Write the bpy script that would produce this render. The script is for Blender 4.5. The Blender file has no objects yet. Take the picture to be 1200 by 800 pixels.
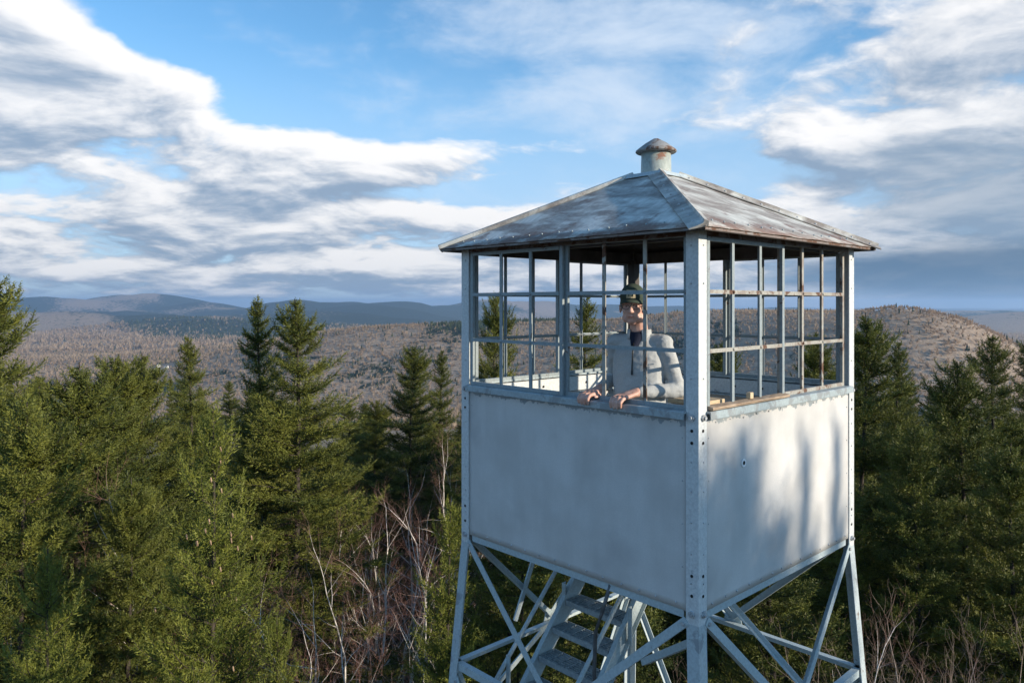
import bpy, bmesh, math, random
import numpy as np
from mathutils import Vector, Matrix, Quaternion

SC = bpy.context.scene
COL = SC.collection
R = math.radians
rng = np.random.default_rng(7)
random.seed(7)

# ------------------------------------------------------------------ camera, sky, sun
H = 12.0                                   # height of the cab floor edge above the summit ground
FPX, HOR = 869.6, 356.3                    # focal length and horizon of the 1200 x 800 photograph
CAM = Vector((-1.1168, -5.7528, H + 1.78))
cam_d = bpy.data.cameras.new('camera'); cam = bpy.data.objects.new('camera', cam_d); COL.objects.link(cam)
cam.location = CAM; cam.rotation_euler = (R(90), 0, 0)
cam_d.sensor_width = 36; cam_d.lens = FPX / 1200 * 36
cam_d.shift_y = -(400 - HOR) / 1200
cam_d.clip_start = .1; cam_d.clip_end = 200000
SC.camera = cam

SUN_AZ, SUN_EL = -24.0, 16.3               # degrees from +X, above the horizon
sv = Vector((math.cos(R(SUN_AZ)) * math.cos(R(SUN_EL)), math.sin(R(SUN_AZ)) * math.cos(R(SUN_EL)), math.sin(R(SUN_EL))))
sd = bpy.data.lights.new('sun', 'SUN'); so = bpy.data.objects.new('sun', sd); COL.objects.link(so)
sd.energy = 5.0; sd.angle = R(.53); sd.color = (1, .87, .70)
so.location = (30, -12, 40); so.rotation_euler = (-sv).to_track_quat('-Z', 'Y').to_euler()

vs = SC.view_settings
vs.view_transform = 'Standard'; vs.look = 'None'; vs.exposure = .32; vs.gamma = 1; vs.use_curve_mapping = False
SC.cycles.use_denoising = True
SC.cycles.max_bounces = 4; SC.cycles.diffuse_bounces = 2; SC.cycles.glossy_bounces = 2
SC.cycles.transmission_bounces = 4; SC.cycles.transparent_max_bounces = 8; SC.cycles.volume_bounces = 0
SC.cycles.caustics_reflective = False; SC.cycles.caustics_refractive = False


class NT:
    """small helper to write node trees as expressions"""
    def __init__(s, t): s.t = t
    def n(s, k, **kw):
        nd = s.t.nodes.new(k)
        for a, b in kw.items(): setattr(nd, a, b)
        return nd
    def put(s, sock, v):
        if v is None: return
        if isinstance(v, bpy.types.NodeSocket): s.t.links.new(v, sock)
        else:
            try: sock.default_value = v
            except Exception: sock.default_value = (v, v, v)
    def m(s, op, a, b=None, c=None, clamp=False):
        nd = s.n('ShaderNodeMath', operation=op, use_clamp=clamp)
        for i, v in enumerate((a, b, c)): s.put(nd.inputs[i], v)
        return nd.outputs[0]
    def vm(s, op, a, b=None):
        nd = s.n('ShaderNodeVectorMath', operation=op)
        s.put(nd.inputs[0], a)
        if op == 'SCALE': s.put(nd.inputs['Scale'], b)
        else: s.put(nd.inputs[1], b)
        return nd.outputs[0]
    def comb(s, x, y, z):
        nd = s.n('ShaderNodeCombineXYZ')
        for i, v in enumerate((x, y, z)): s.put(nd.inputs[i], v)
        return nd.outputs[0]
    def sep(s, v):
        nd = s.n('ShaderNodeSeparateXYZ'); s.put(nd.inputs[0], v); return nd.outputs
    def noise(s, vec, scale, detail=6, rough=.55, dist=0, lac=2.0):
        nd = s.n('ShaderNodeTexNoise')
        s.put(nd.inputs['Vector'], vec)
        for k, v in (('Scale', scale), ('Detail', detail), ('Roughness', rough), ('Distortion', dist), ('Lacunarity', lac)):
            s.put(nd.inputs[k], v)
        return nd.outputs[0]
    def ramp(s, v, a, b, lo=0., hi=1., smooth=True):
        nd = s.n('ShaderNodeMapRange', interpolation_type='SMOOTHSTEP' if smooth else 'LINEAR')
        for i, q in enumerate((v, a, b, lo, hi)): s.put(nd.inputs[i], q)
        return nd.outputs[0]
    def mix(s, f, a, b):
        nd = s.n('ShaderNodeMix', data_type='RGBA')
        s.put(nd.inputs[0], f)
        for k, v in ((6, a), (7, b)):
            s.put(nd.inputs[k], (*v, 1) if isinstance(v, tuple) and len(v) == 3 else v)
        return nd.outputs[2]


def build_world():
    w = bpy.data.worlds.new('World'); SC.world = w; w.use_nodes = True
    w.node_tree.nodes.clear(); g = NT(w.node_tree)
    out = g.n('ShaderNodeOutputWorld'); bg = g.n('ShaderNodeBackground')
    sky = g.n('ShaderNodeTexSky', sky_type='NISHITA', sun_disc=False)
    sky.sun_elevation = R(SUN_EL); sky.sun_rotation = R(90 - SUN_AZ)
    sky.altitude = 600; sky.air_density = 1.0; sky.dust_density = .35; sky.ozone_density = 2.2
    d = g.n('ShaderNodeTexCoord').outputs['Generated']
    x, y, z = g.sep(d)
    az = g.m('ARCTAN2', x, y); el = g.m('ARCSINE', z)
    # ---- cloud field as a group of (azimuth, elevation): broad cloud banks plus fractal billows
    grp = bpy.data.node_groups.new('cloud_field', 'ShaderNodeTree')
    grp.interface.new_socket('p', in_out='INPUT', socket_type='NodeSocketVector')
    grp.interface.new_socket('raw', in_out='OUTPUT', socket_type='NodeSocketFloat')
    q = NT(grp); gi = q.n('NodeGroupInput'); go = q.n('NodeGroupOutput')
    p = gi.outputs[0]; px, py, _ = q.sep(p)
    rad = q.m('DIVIDE', 1.0, q.m('ADD', q.m('TANGENT', q.m('MAXIMUM', py, .0)), .20))     # the cloud deck seen in perspective
    vec = q.comb(q.m('MULTIPLY', q.m('SINE', px), rad), q.m('MULTIPLY', q.m('COSINE', px), rad), 1.7)
    wn = q.n('ShaderNodeTexNoise'); q.put(wn.inputs['Vector'], vec); wn.inputs['Scale'].default_value = 1.4; wn.inputs['Detail'].default_value = 3
    warp = q.vm('SCALE', q.vm('SUBTRACT', wn.outputs[1], (.5, .5, .5)), .55)
    vw = q.vm('ADD', vec, warp)
    n1 = q.noise(vw, 1.9, 9, .58)
    n0 = q.noise(vec, .7, 3, .5)
    def cent(u, v):
        a = math.atan((u - 600) / FPX); return a, math.atan((HOR - v) / FPX * math.cos(a))
    banks = [  # u, v, half width, half height, weight: the cloud banks of the day
        (-60, 95, 230, 110, .75), (50, 60, 110, 70, .42), (215, 100, 75, 32, .55), (150, 170, 240, 40, .62), (370, 190, 170, 30, .66), (250, 55, 130, 40, -.45), (330, 140, 120, 18, -.35), (470, 228, 120, 12, -.45), (150, 245, 330, 36, .58), (330, 285, 330, 34, .62), (90, 300, 260, 30, .55),
        (560, 300, 300, 34, .50), (620, 250, 190, 30, .36), (1210, 225, 250, 120, .85), (1080, 255, 250, 60, .55), (1150, 310, 330, 48, .85), (930, 320, 240, 30, .45), (250, 326, 420, 13, .42), (90, 338, 160, 8, .35), (420, 341, 200, 7, .38), (640, 330, 260, 12, .38),
        (1130, 62, 140, 45, .34), (955, 164, 55, 20, .42), (880, 75, 120, 60, .24), (380, 20, 240, 70, -.75), (470, 120, 110, 60, -.55), (660, 215, 190, 35, -.2), (860, 205, 120, 55, -.5)]
    M = -.16
    for u, v, ru, rv, wt in banks:
        a, e = cent(u, v)
        da = q.m('DIVIDE', q.m('SUBTRACT', px, a), ru / FPX)
        de = q.m('DIVIDE', q.m('SUBTRACT', py, e), rv / FPX)
        r2 = q.m('ADD', q.m('MULTIPLY', da, da), q.m('MULTIPLY', de, de))
        k = q.m('MULTIPLY', q.m('POWER', 2.718, q.m('MULTIPLY', r2, -1.0)), wt)
        M = q.m('ADD', M, k)
    M = q.m('MINIMUM', M, .46)
    raw = q.m('ADD', q.m('ADD', M, q.m('MULTIPLY', q.m('SUBTRACT', n1, .5), 2.1)), q.m('MULTIPLY', q.m('SUBTRACT', n0, .5), .7))
    q.put(go.inputs[0], raw)
    def field(vec_):
        nd = g.n('ShaderNodeGroup'); nd.node_tree = grp; g.put(nd.inputs[0], vec_); return nd.outputs[0]
    P0 = g.comb(az, el, 0)
    raw = field(P0)
    rawL = field(g.vm('ADD', P0, (.022, .026, 0)))
    rawF = field(g.vm('ADD', P0, (.008, .010, 0)))
    dens = g.ramp(raw, .0, .32)
    grad = g.m('ADD', g.m('MULTIPLY', g.m('SUBTRACT', raw, rawL), 1.15), g.m('MULTIPLY', g.m('SUBTRACT', raw, rawF), 1.2))
    lit = g.ramp(g.m('SUBTRACT', grad, g.m('MULTIPLY', g.m('MAXIMUM', g.m('SUBTRACT', raw, .30), 0.), .40)), -.66, .58)
    ccol = g.mix(lit, (1.75, 2.35, 3.2), (6.2, 6.1, 6.05))
    # low clouds are seen through more air and from their shaded side; a dark rain bank lies to the right
    ccol = g.vm('SCALE', ccol, g.ramp(el, .02, .22, .90, 1.))
    a1, e1 = cent(1160, 322)
    ga = g.m('DIVIDE', g.m('SUBTRACT', az, a1), .24); ge = g.m('DIVIDE', g.m('SUBTRACT', el, e1), .040)
    gl_ = g.m('POWER', 2.718, g.m('MULTIPLY', g.m('ADD', g.m('MULTIPLY', ga, ga), g.m('MULTIPLY', ge, ge)), -1.0))
    gn = g.noise(g.comb(g.m('MULTIPLY', az, 6), g.m('MULTIPLY', el, 22), 4.4), 1.5, 6, .6)
    gloom = g.ramp(g.m('ADD', gl_, g.m('MULTIPLY', g.m('SUBTRACT', gn, .5), .6)), .15, .75, 0, .9)
    # thin high veil
    vvec = g.comb(g.m('MULTIPLY', az, 3.0), g.m('MULTIPLY', el, 7.0), 9.3)
    vn = g.noise(vvec, 2.0, 8, .62, .25)
    a0, e0 = cent(735, 70)
    va = g.m('DIVIDE', g.m('SUBTRACT', az, a0), .27); ve = g.m('DIVIDE', g.m('SUBTRACT', el, e0), .13)
    vmask = g.m('POWER', 2.718, g.m('MULTIPLY', g.m('ADD', g.m('MULTIPLY', va, va), g.m('MULTIPLY', ve, ve)), -1.0))
    veil = g.ramp(g.m('ADD', g.m('MULTIPLY', vmask, .42), vn), .56, 1.06, 0, .78)
    blue = g.vm('MULTIPLY', sky.outputs[0], (.80, 1.17, 1.30))
    blue = g.mix(g.ramp(el, .08, .36, .80, 0.), blue, (2.9, 3.95, 5.4))
    c = g.mix(veil, blue, (4.4, 5.0, 5.8))
    c = g.mix(g.ramp(el, -.01, .09, .85, 0.), c, (2.9, 3.6, 4.3))
    c = g.mix(g.m('MULTIPLY', dens, .96), c, ccol)
    a2, e2 = cent(1200, 225)
    ha = g.m('DIVIDE', g.m('SUBTRACT', az, a2), .22); he = g.m('DIVIDE', g.m('SUBTRACT', el, e2), .11)
    h2 = g.m('POWER', 2.718, g.m('MULTIPLY', g.m('ADD', g.m('MULTIPLY', ha, ha), g.m('MULTIPLY', he, he)), -1.0))
    hn = g.noise(g.comb(g.m('MULTIPLY', az, 5), g.m('MULTIPLY', el, 14), 8.4), 1.5, 7, .6)
    c = g.mix(g.ramp(g.m('ADD', h2, g.m('MULTIPLY', g.m('SUBTRACT', hn, .5), 1.1)), .15, 1.0, 0, .72), c, (1.5, 2.1, 2.85))
    c = g.mix(gloom, c, (.50, 1.0, 1.65))
    g.put(bg.inputs['Color'], c); bg.inputs['Strength'].default_value = .14
    g.t.links.new(bg.outputs[0], out.inputs[0])
    w.cycles.sampling_method = 'MANUAL'; w.cycles.sample_map_resolution = 512
build_world()


# ------------------------------------------------------------------ helpers
def tag(o, label=None, cat=None, group=None, kind=None):
    for k, v in (('label', label), ('category', cat), ('group', group), ('kind', kind)):
        if v: o[k] = v
    return o

def empty(name, loc=(0, 0, 0)):
    o = bpy.data.objects.new(name, None); COL.objects.link(o); o.location = loc; o.empty_display_size = .2
    return o

class MB:
    """collects verts and faces, builds one mesh object"""
    def __init__(s): s.v = []; s.f = []; s.sm = []
    def add(s, vs_, fs, smooth=False):
        k = len(s.v); s.v += [tuple(v) for v in vs_]; s.f += [tuple(i + k for i in f) for f in fs]; s.sm += [smooth] * len(fs)
    def prism(s, prof, p0, p1, ax, ay):
        p0, p1, ax, ay = map(Vector, (p0, p1, ax, ay)); n = len(prof)
        a = [p0 + ax * q[0] + ay * q[1] for q in prof]; b = [p1 + ax * q[0] + ay * q[1] for q in prof]
        fs = [(i, (i + 1) % n, n + (i + 1) % n, n + i) for i in range(n)] + [tuple(range(n))[::-1], tuple(range(n, 2 * n))]
        s.add(a + b, fs)
    def bar(s, p0, p1, w, h, up=(0, 0, 1)):
        p0, p1 = Vector(p0), Vector(p1); d = (p1 - p0).normalized(); ax = d.cross(Vector(up))
        if ax.length < 1e-4: ax = d.cross(Vector((1, 0, 0)))
        ax.normalize(); ay = ax.cross(d).normalized()
        s.prism([(-w / 2, -h / 2), (w / 2, -h / 2), (w / 2, h / 2), (-w / 2, h / 2)], p0, p1, ax, ay)
    def angle(s, p0, p1, a, b, da, db, t=.006):
        """angle iron with flanges a along da and b along db from the heel line p0-p1"""
        s.prism([(0, 0), (a, 0), (a, t), (t, t), (t, b), (0, b)], p0, p1, da, db)
    def tube(s, pts, rad, n=8, smooth=True, cap=True):
        pts = [Vector(p) for p in pts]; rad = rad if hasattr(rad, '__len__') else [rad] * len(pts)
        rings = []; ref = Vector((0, 0, 1))
        for i, p in enumerate(pts):
            d = (pts[min(i + 1, len(pts) - 1)] - pts[max(i - 1, 0)]).normalized()
            if abs(d.dot(ref)) > .95: ref = Vector((1, 0, 0))
            ax = d.cross(ref).normalized(); ay = d.cross(ax)
            rings.append([p + (ax * math.cos(6.28319 * k / n) + ay * math.sin(6.28319 * k / n)) * rad[i] for k in range(n)])
        fs = []
        for i in range(len(pts) - 1):
            for k in range(n): fs.append((i * n + k, i * n + (k + 1) % n, (i + 1) * n + (k + 1) % n, (i + 1) * n + k))
        if cap: fs += [tuple(range(n))[::-1], tuple(range((len(pts) - 1) * n, len(pts) * n))]
        s.add(sum(rings, []), fs, smooth)
    def ball(s, c, r, nu=12, nv=8, rot=None):
        c = Vector(c); r = Vector(r if hasattr(r, '__len__') else (r, r, r)); vs_ = [Vector((0, 0, r.z))]
        for j in range(1, nv):
            t = math.pi * j / nv
            for i in range(nu):
                a = 6.28319 * i / nu; vs_.append(Vector((r.x * math.sin(t) * math.cos(a), r.y * math.sin(t) * math.sin(a), r.z * math.cos(t))))
        vs_.append(Vector((0, 0, -r.z)))
        if rot is not None: vs_ = [rot @ v for v in vs_]
        fs = [(0, 1 + i, 1 + (i + 1) % nu) for i in range(nu)]
        for j in range(nv - 2):
            for i in range(nu):
                a = 1 + j * nu + i; b = 1 + j * nu + (i + 1) % nu; fs.append((a, a + nu, b + nu, b))
        k = 1 + (nv - 2) * nu; fs += [(k + i, len(vs_) - 1, k + (i + 1) % nu) for i in range(nu)]
        s.add([v + c for v in vs_], fs, True)
    def mesh(s, name):
        me = bpy.data.meshes.new(name); me.from_pydata(s.v, [], s.f)
        me.polygons.foreach_set('use_smooth', s.sm); me.update(); return me
    def build(s, name, mat, parent=None, bevel=0):
        o = bpy.data.objects.new(name, s.mesh(name)); COL.objects.link(o); o.data.materials.append(mat)
        if parent is not None: o.parent = parent; o.matrix_parent_inverse = Matrix.Translation(-root_loc(parent))
        if bevel:
            m = o.modifiers.new('bevel', 'BEVEL'); m.width = bevel; m.segments = 2; m.limit_method = 'ANGLE'
        return o

def root_loc(o):
    return Vector(o.location) if o.parent is None else Vector((0, 0, 0))      # part meshes hold world coordinates

def fast_mesh(name, verts, faces_n, n, attr=None, smooth=False):
    """numpy arrays straight to a mesh; faces all n-gons with consecutive index array"""
    me = bpy.data.meshes.new(name)
    verts = np.ascontiguousarray(verts, np.float32); idx = np.ascontiguousarray(faces_n, np.int32).reshape(-1)
    nf = len(idx) // n
    me.vertices.add(len(verts)); me.vertices.foreach_set('co', verts.reshape(-1))
    me.loops.add(len(idx)); me.loops.foreach_set('vertex_index', idx)
    me.polygons.add(nf); me.polygons.foreach_set('loop_start', np.arange(0, nf * n, n, dtype=np.int32))
    if smooth: me.polygons.foreach_set('use_smooth', np.ones(nf, bool))
    if attr is not None:
        for k, v in attr.items():
            a = me.attributes.new(k, 'FLOAT', 'POINT'); a.data.foreach_set('value', np.ascontiguousarray(v, np.float32))
    me.update(calc_edges=True); return me

def mat(name):
    m = bpy.data.materials.new(name); m.use_nodes = True; t = m.node_tree
    b = t.nodes['Principled BSDF']; g = NT(t); return m, g, b

def simple(name, c, rough=.6, var=.25, scale=20, metal=0., spec=.4, bump=0., bscale=80):
    m, g, b = mat(name); co = g.n('ShaderNodeTexCoord').outputs['Object']
    n = g.noise(co, scale, 5, .6)
    k = [max(0, v * (1 - var)) for v in c]; l = [min(1, v * (1 + var)) for v in c]
    g.put(b.inputs['Base Color'], g.mix(g.ramp(n, .3, .7), tuple(k), tuple(l)))
    b.inputs['Roughness'].default_value = rough; b.inputs['Metallic'].default_value = metal; b.inputs['Specular IOR Level'].default_value = spec
    if bump:
        bp = g.n('ShaderNodeBump'); bp.inputs['Strength'].default_value = bump; bp.inputs['Distance'].default_value = .01
        g.put(bp.inputs['Height'], g.noise(co, bscale, 4, .6)); g.put(b.inputs['Normal'], bp.outputs[0])
    return m

def painted_steel(name, paint, rust=(.12, .062, .038), thr=.60, grey=(.30, .33, .35), gthr=.58, rough=.5, scale=6):
    """old paint over galvanised steel: worn to grey metal in places, rust stains in others"""
    m, g, b = mat(name); co = g.n('ShaderNodeTexCoord').outputs['Object']
    n1 = g.noise(co, scale, 8, .65, .4); n2 = g.noise(g.vm('ADD', co, (3.1, 7.7, 1.3)), scale * .8, 9, .7, .8); n3 = g.noise(co, 60, 4, .6)
    base = g.mix(g.ramp(n3, .3, .7), tuple(v * .86 for v in paint), tuple(min(1, v * 1.08) for v in paint))
    base = g.mix(g.ramp(n1, gthr, gthr + .06), base, grey)
    base = g.mix(g.ramp(n2, thr, thr + .07), base, rust)
    g.put(b.inputs['Base Color'], base)
    g.put(b.inputs['Roughness'], g.ramp(n2, thr, thr + .07, rough, .85))
    b.inputs['Specular IOR Level'].default_value = .45
    bp = g.n('ShaderNodeBump'); bp.inputs['Strength'].default_value = .25; bp.inputs['Distance'].default_value = .004
    g.put(bp.inputs['Height'], g.m('ADD', g.noise(co, 45, 4, .6), n1)); g.put(b.inputs['Normal'], bp.outputs[0])
    return m

def roof_mat():
    """galvanised roofing sheets: pale brushed aluminium paint streaked over dull brown-grey metal, rusty towards laps and eaves"""
    m, g, b = mat('worn_roof_paint'); co = g.n('ShaderNodeTexCoord').outputs['UV']
    ux, uy, _ = g.sep(co)
    v1 = g.comb(g.m('MULTIPLY', ux, 1.6), g.m('ADD', g.m('MULTIPLY', uy, 3.6), g.m('MULTIPLY', ux, .8)), 0)
    warp = g.n('ShaderNodeTexNoise'); g.put(warp.inputs['Vector'], v1); warp.inputs['Scale'].default_value = 1.5; warp.inputs['Detail'].default_value = 3
    v2 = g.vm('ADD', v1, g.vm('SCALE', g.vm('SUBTRACT', warp.outputs[1], (.5, .5, .5)), .9))
    n1 = g.noise(v2, 1.15, 6, .58)
    n2 = g.noise(g.comb(g.m('MULTIPLY', ux, 14), g.m('MULTIPLY', uy, 3), 4), 1.6, 6, .6)
    n3 = g.noise(co, 38, 4, .65)
    dark = g.mix(g.ramp(n3, .3, .7), (.20, .178, .158), (.33, .295, .262))
    pale = g.mix(g.ramp(n2, .35, .65), (.50, .505, .455), (.72, .715, .655))
    c = g.mix(g.ramp(n1, .40, .62), dark, pale)
    rusty = g.m('ADD', g.ramp(uy, .0, .42, .17, 0., False), g.noise(g.vm('ADD', co, (5, 2, 0)), 4.5, 8, .7))
    c = g.mix(g.ramp(rusty, .58, .70, 0, .75), c, (.17, .085, .055))
    c = g.mix(g.ramp(g.noise(v2, 9, 5, .7), .70, .78, 0, .3), c, (.55, .57, .56))
    g.put(b.inputs['Base Color'], c); g.put(b.inputs['Roughness'], g.ramp(n1, .4, .6, .62, .48))
    bp = g.n('ShaderNodeBump'); bp.inputs['Strength'].default_value = .3; bp.inputs['Distance'].default_value = .004
    g.put(bp.inputs['Height'], g.m('ADD', n3, g.noise(co, 3.2, 3, .5))); g.put(b.inputs['Normal'], bp.outputs[0])
    return m

def panel_mat():
    """galvanised wall sheets under an old coat of white paint, flaked along the top edge, streaked and scuffed lower down"""
    m, g, b = mat('white_wall_sheet'); co = g.n('ShaderNodeTexCoord').outputs['UV']; ux, uy, _ = g.sep(co)
    st = g.noise(g.comb(g.m('MULTIPLY', ux, 4), g.m('MULTIPLY', uy, .7), 0), 1.2, 6, .6)
    cl = g.noise(co, 2.1, 6, .6); fine = g.noise(co, 90, 3, .6)
    c = g.mix(g.ramp(g.m('ADD', g.m('MULTIPLY', st, .35), g.m('MULTIPLY', cl, .65)), .36, .64), (.53, .525, .505), (.655, .65, .63))
    c = g.mix(g.ramp(fine, .25, .75, 0, .35), c, (.46, .48, .49))
    # flaked strip just under the window sill (bare grey zinc with a ragged lower edge)
    rag = g.m('ADD', uy, g.m('MULTIPLY', g.m('SUBTRACT', g.noise(g.comb(g.m('MULTIPLY', ux, 3.0), g.m('MULTIPLY', uy, 2.0), 2), 5, 6, .6), .5), .16))
    c = g.mix(g.ramp(rag, 1.086, 1.092), c, (.26, .30, .32))
    stain = g.noise(g.vm('ADD', co, (4.2, 8.8, 0)), 1.7, 4, .5)
    c = g.mix(g.ramp(stain, .54, .72, 0, .42), c, (.33, .33, .33))
    sc = g.noise(g.comb(g.m('MULTIPLY', ux, 5), g.m('MULTIPLY', uy, 22), 1), 3, 5, .7)
    c = g.mix(g.ramp(sc, .735, .75, 0, .6), c, (.27, .26, .25))
    g.put(b.inputs['Base Color'], c); g.put(b.inputs['Roughness'], g.ramp(cl, .3, .7, .42, .58)); b.inputs['Specular IOR Level'].default_value = .5
    bp = g.n('ShaderNodeBump'); bp.inputs['Strength'].default_value = .18; bp.inputs['Distance'].default_value = .006
    g.put(bp.inputs['Height'], g.m('ADD', g.noise(co, 5, 4, .5), g.m('MULTIPLY', fine, .12))); g.put(b.inputs['Normal'], bp.outputs[0])
    return m

def wood_mat(name, a, bcol, rough=.75):
    m, g, b = mat(name); co = g.n('ShaderNodeTexCoord').outputs['Object']; x, y, z = g.sep(co)
    n = g.noise(g.comb(g.m('MULTIPLY', x, 4), g.m('MULTIPLY', y, 4), g.m('MULTIPLY', z, 40)), 3, 6, .65, .6)
    g.put(b.inputs['Base Color'], g.mix(g.ramp(n, .3, .7), a, bcol)); b.inputs['Roughness'].default_value = rough
    return m

def leaf_mat(name, a, bcol, trans=.10):
    m, g, b = mat(name)
    at = g.n('ShaderNodeAttribute', attribute_name='tint'); inf = g.n('ShaderNodeObjectInfo')
    f = g.m('ADD', g.m('MULTIPLY', at.outputs['Fac'], .75), g.m('MULTIPLY', inf.outputs['Random'], .25))
    c = g.mix(f, a, bcol)
    g.put(b.inputs['Base Color'], c); b.inputs['Roughness'].default_value = .55; b.inputs['Specular IOR Level'].default_value = .25
    tr = g.n('ShaderNodeBsdfTranslucent'); g.put(tr.inputs[0], c); mx = g.n('ShaderNodeMixShader'); mx.inputs[0].default_value = trans
    t = g.t; o = t.nodes['Material Output']
    t.links.new(b.outputs[0], mx.inputs[1]); t.links.new(tr.outputs[0], mx.inputs[2]); t.links.new(mx.outputs[0], o.inputs[0])
    return m

def bark_mat(name, pale, dark, twig):
    """bark by limb thickness: attribute size 1 = trunk, 0 = fine twig"""
    m, g, b = mat(name); co = g.n('ShaderNodeTexCoord').outputs['Object']
    at = g.n('ShaderNodeAttribute', attribute_name='size').outputs['Fac']
    n = g.noise(co, 7, 6, .65); c = g.mix(g.ramp(n, .52, .62), pale, dark)
    g.put(b.inputs['Base Color'], g.mix(g.ramp(at, .08, .3), twig, c)); b.inputs['Roughness'].default_value = .8
    return m

M = {}
M['roof'] = roof_mat(); M['panel'] = panel_mat()
M['post'] = painted_steel('white_post_paint', (.60, .63, .63), thr=.68, gthr=.66)
M['brace'] = painted_steel('pale_brace_paint', (.42, .50, .52), thr=.67, gthr=.64, grey=(.33, .36, .37))
M['leg'] = painted_steel('pale_leg_paint', (.44, .51, .53), thr=.62, gthr=.58, grey=(.28, .31, .33), scale=4)
M['sash'] = painted_steel('worn_sash_paint', (.27, .32, .335), thr=.60, gthr=.60, grey=(.26, .27, .28), scale=9)
M['sash_rust'] = painted_steel('rusty_sash_paint', (.36, .35, .31), thr=.53, gthr=.50, grey=(.27, .235, .20), scale=8)
M['header'] = painted_steel('brown_header_steel', (.20, .16, .14), thr=.5, gthr=.55, grey=(.24, .22, .21), scale=5)
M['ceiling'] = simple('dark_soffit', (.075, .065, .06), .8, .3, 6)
M['sill'] = painted_steel('grey_sill_steel', (.36, .43, .45), thr=.62, gthr=.52, grey=(.27, .30, .31), scale=9)
M['bolt'] = simple('galvanised_bolt', (.45, .47, .48), .45, .3, 40, metal=.3)
M['hole'] = simple('bolt_hole_shadow', (.02, .02, .02), .9, .1)
M['grate'] = simple('galvanised_grating', (.30, .34, .35), .5, .25, 30)
M['pipe'] = simple('dark_pipe', (.10, .10, .10), .5, .3, 20)
M['wood'] = wood_mat('pale_pine', (.50, .37, .22), (.66, .52, .34))
M['oldwood'] = wood_mat('weathered_sill_wood', (.20, .13, .08), (.46, .36, .26))
M['floor'] = wood_mat('grey_floor_boards', (.16, .14, .12), (.27, .24, .21))
M['concrete'] = simple('concrete', (.33, .32, .30), .9, .2, 9, bump=.4)
M['needle'] = leaf_mat('spruce_needles', (.022, .040, .010), (.205, .215, .040))
M['needle_y'] = leaf_mat('young_spruce_needles', (.055, .080, .014), (.275, .285, .048))
M['bark'] = simple('spruce_bark', (.05, .04, .032), .9, .4, 9, bump=.5, bscale=30)
M['birch'] = bark_mat('birch_bark', (.72, .67, .60), (.34, .28, .23), (.27, .145, .115))
M['shrub'] = bark_mat('grey_bark', (.42, .36, .30), (.20, .16, .13), (.27, .20, .155))
M['dryleaf'] = simple('dry_leaf', (.34, .17, .05), .8, .4, 3)
M['cone'] = simple('spruce_cone', (.30, .20, .125), .7, .4, 30)


# ------------------------------------------------------------------ terrain
def vnoise(x, y, seed):
    xi = np.floor(x).astype(np.int64); yi = np.floor(y).astype(np.int64); fx = x - xi; fy = y - yi
    fx = fx * fx * (3 - 2 * fx); fy = fy * fy * (3 - 2 * fy)
    def hsh(a, b):
        h = (a * 374761393 + b * 668265263 + seed * 144665) & 0xffffffff
        h = ((h ^ (h >> 13)) * 1274126177) & 0xffffffff
        return ((h ^ (h >> 16)) & 0xffff) / 65535.
    return (hsh(xi, yi) * (1 - fx) + hsh(xi + 1, yi) * fx) * (1 - fy) + (hsh(xi, yi + 1) * (1 - fx) + hsh(xi + 1, yi + 1) * fx) * fy
def fbm(x, y, seed, oct_=5, gain=.5):
    r = 0; a = 1; t = 0
    for k in range(oct_):
        r = r + a * vnoise(x, y, seed + k * 17); t += a; a *= gain; x = x * 2.03 + 11.3; y = y * 2.03 + 5.1
    return r / t - .5

def px_at(u, D):
    """plan position of photograph column u at depth D in front of the camera"""
    return CAM.x + (u - 600) / FPX * D, CAM.y + D
def z_at(v, D): return CAM.z - (v - HOR) / FPX * D

HILLS = []   # x, y, radius along, radius across, direction, height of the top
def hill(u, v, D, ra, rb, ang=0):
    if D > 9000: k = .68; D, ra, rb = 9000 + (D - 9000) * .45, ra * k, rb * k
    x, y = px_at(u, D); HILLS.append((x, y, ra, rb, R(ang), z_at(v, D)))
hill(470, 386, 2050, 620, 300, -6); hill(640, 381, 2150, 520, 300, 8)           # wooded ridge across the valley
hill(860, 365, 1750, 600, 330, -14); hill(1052, 361, 1420, 210, 260, 0); hill(960, 366, 1550, 300, 260)   # bald hill on the right
hill(330, 405, 2600, 700, 320, 10)
hill(60, 372, 7000, 1700, 700, 4); hill(150, 361, 9500, 1500, 700, 0); hill(380, 367, 7600, 1500, 600, -5); hill(235, 372, 5600, 900, 380)
hill(165, 344, 17500, 2600, 1300, 0); hill(60, 351, 15500, 2400, 1000); hill(245, 352, 14000, 1500, 900)
hill(350, 350, 11500, 1300, 700); hill(405, 351, 12500, 1500, 800); hill(478, 352, 12200, 900, 700); hill(440, 356, 9600, 1300, 600); hill(530, 357, 14000, 1400, 800)
hill(575, 349, 16500, 1300, 900); hill(640, 353, 17500, 1800, 900); hill(725, 354, 19000, 1800, 900); hill(805, 357, 19000, 1700, 800); hill(900, 359, 21000, 2200, 900)
hill(1150, 366, 12500, 2600, 800, 3); hill(1230, 372, 7200, 1500, 520, 4); hill(1290, 364, 15000, 2600, 900)
hill(-150, 350, 15000, 3000, 1200); hill(-300, 372, 6500, 1600, 800); hill(1500, 360, 14000, 3500, 1200)

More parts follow.
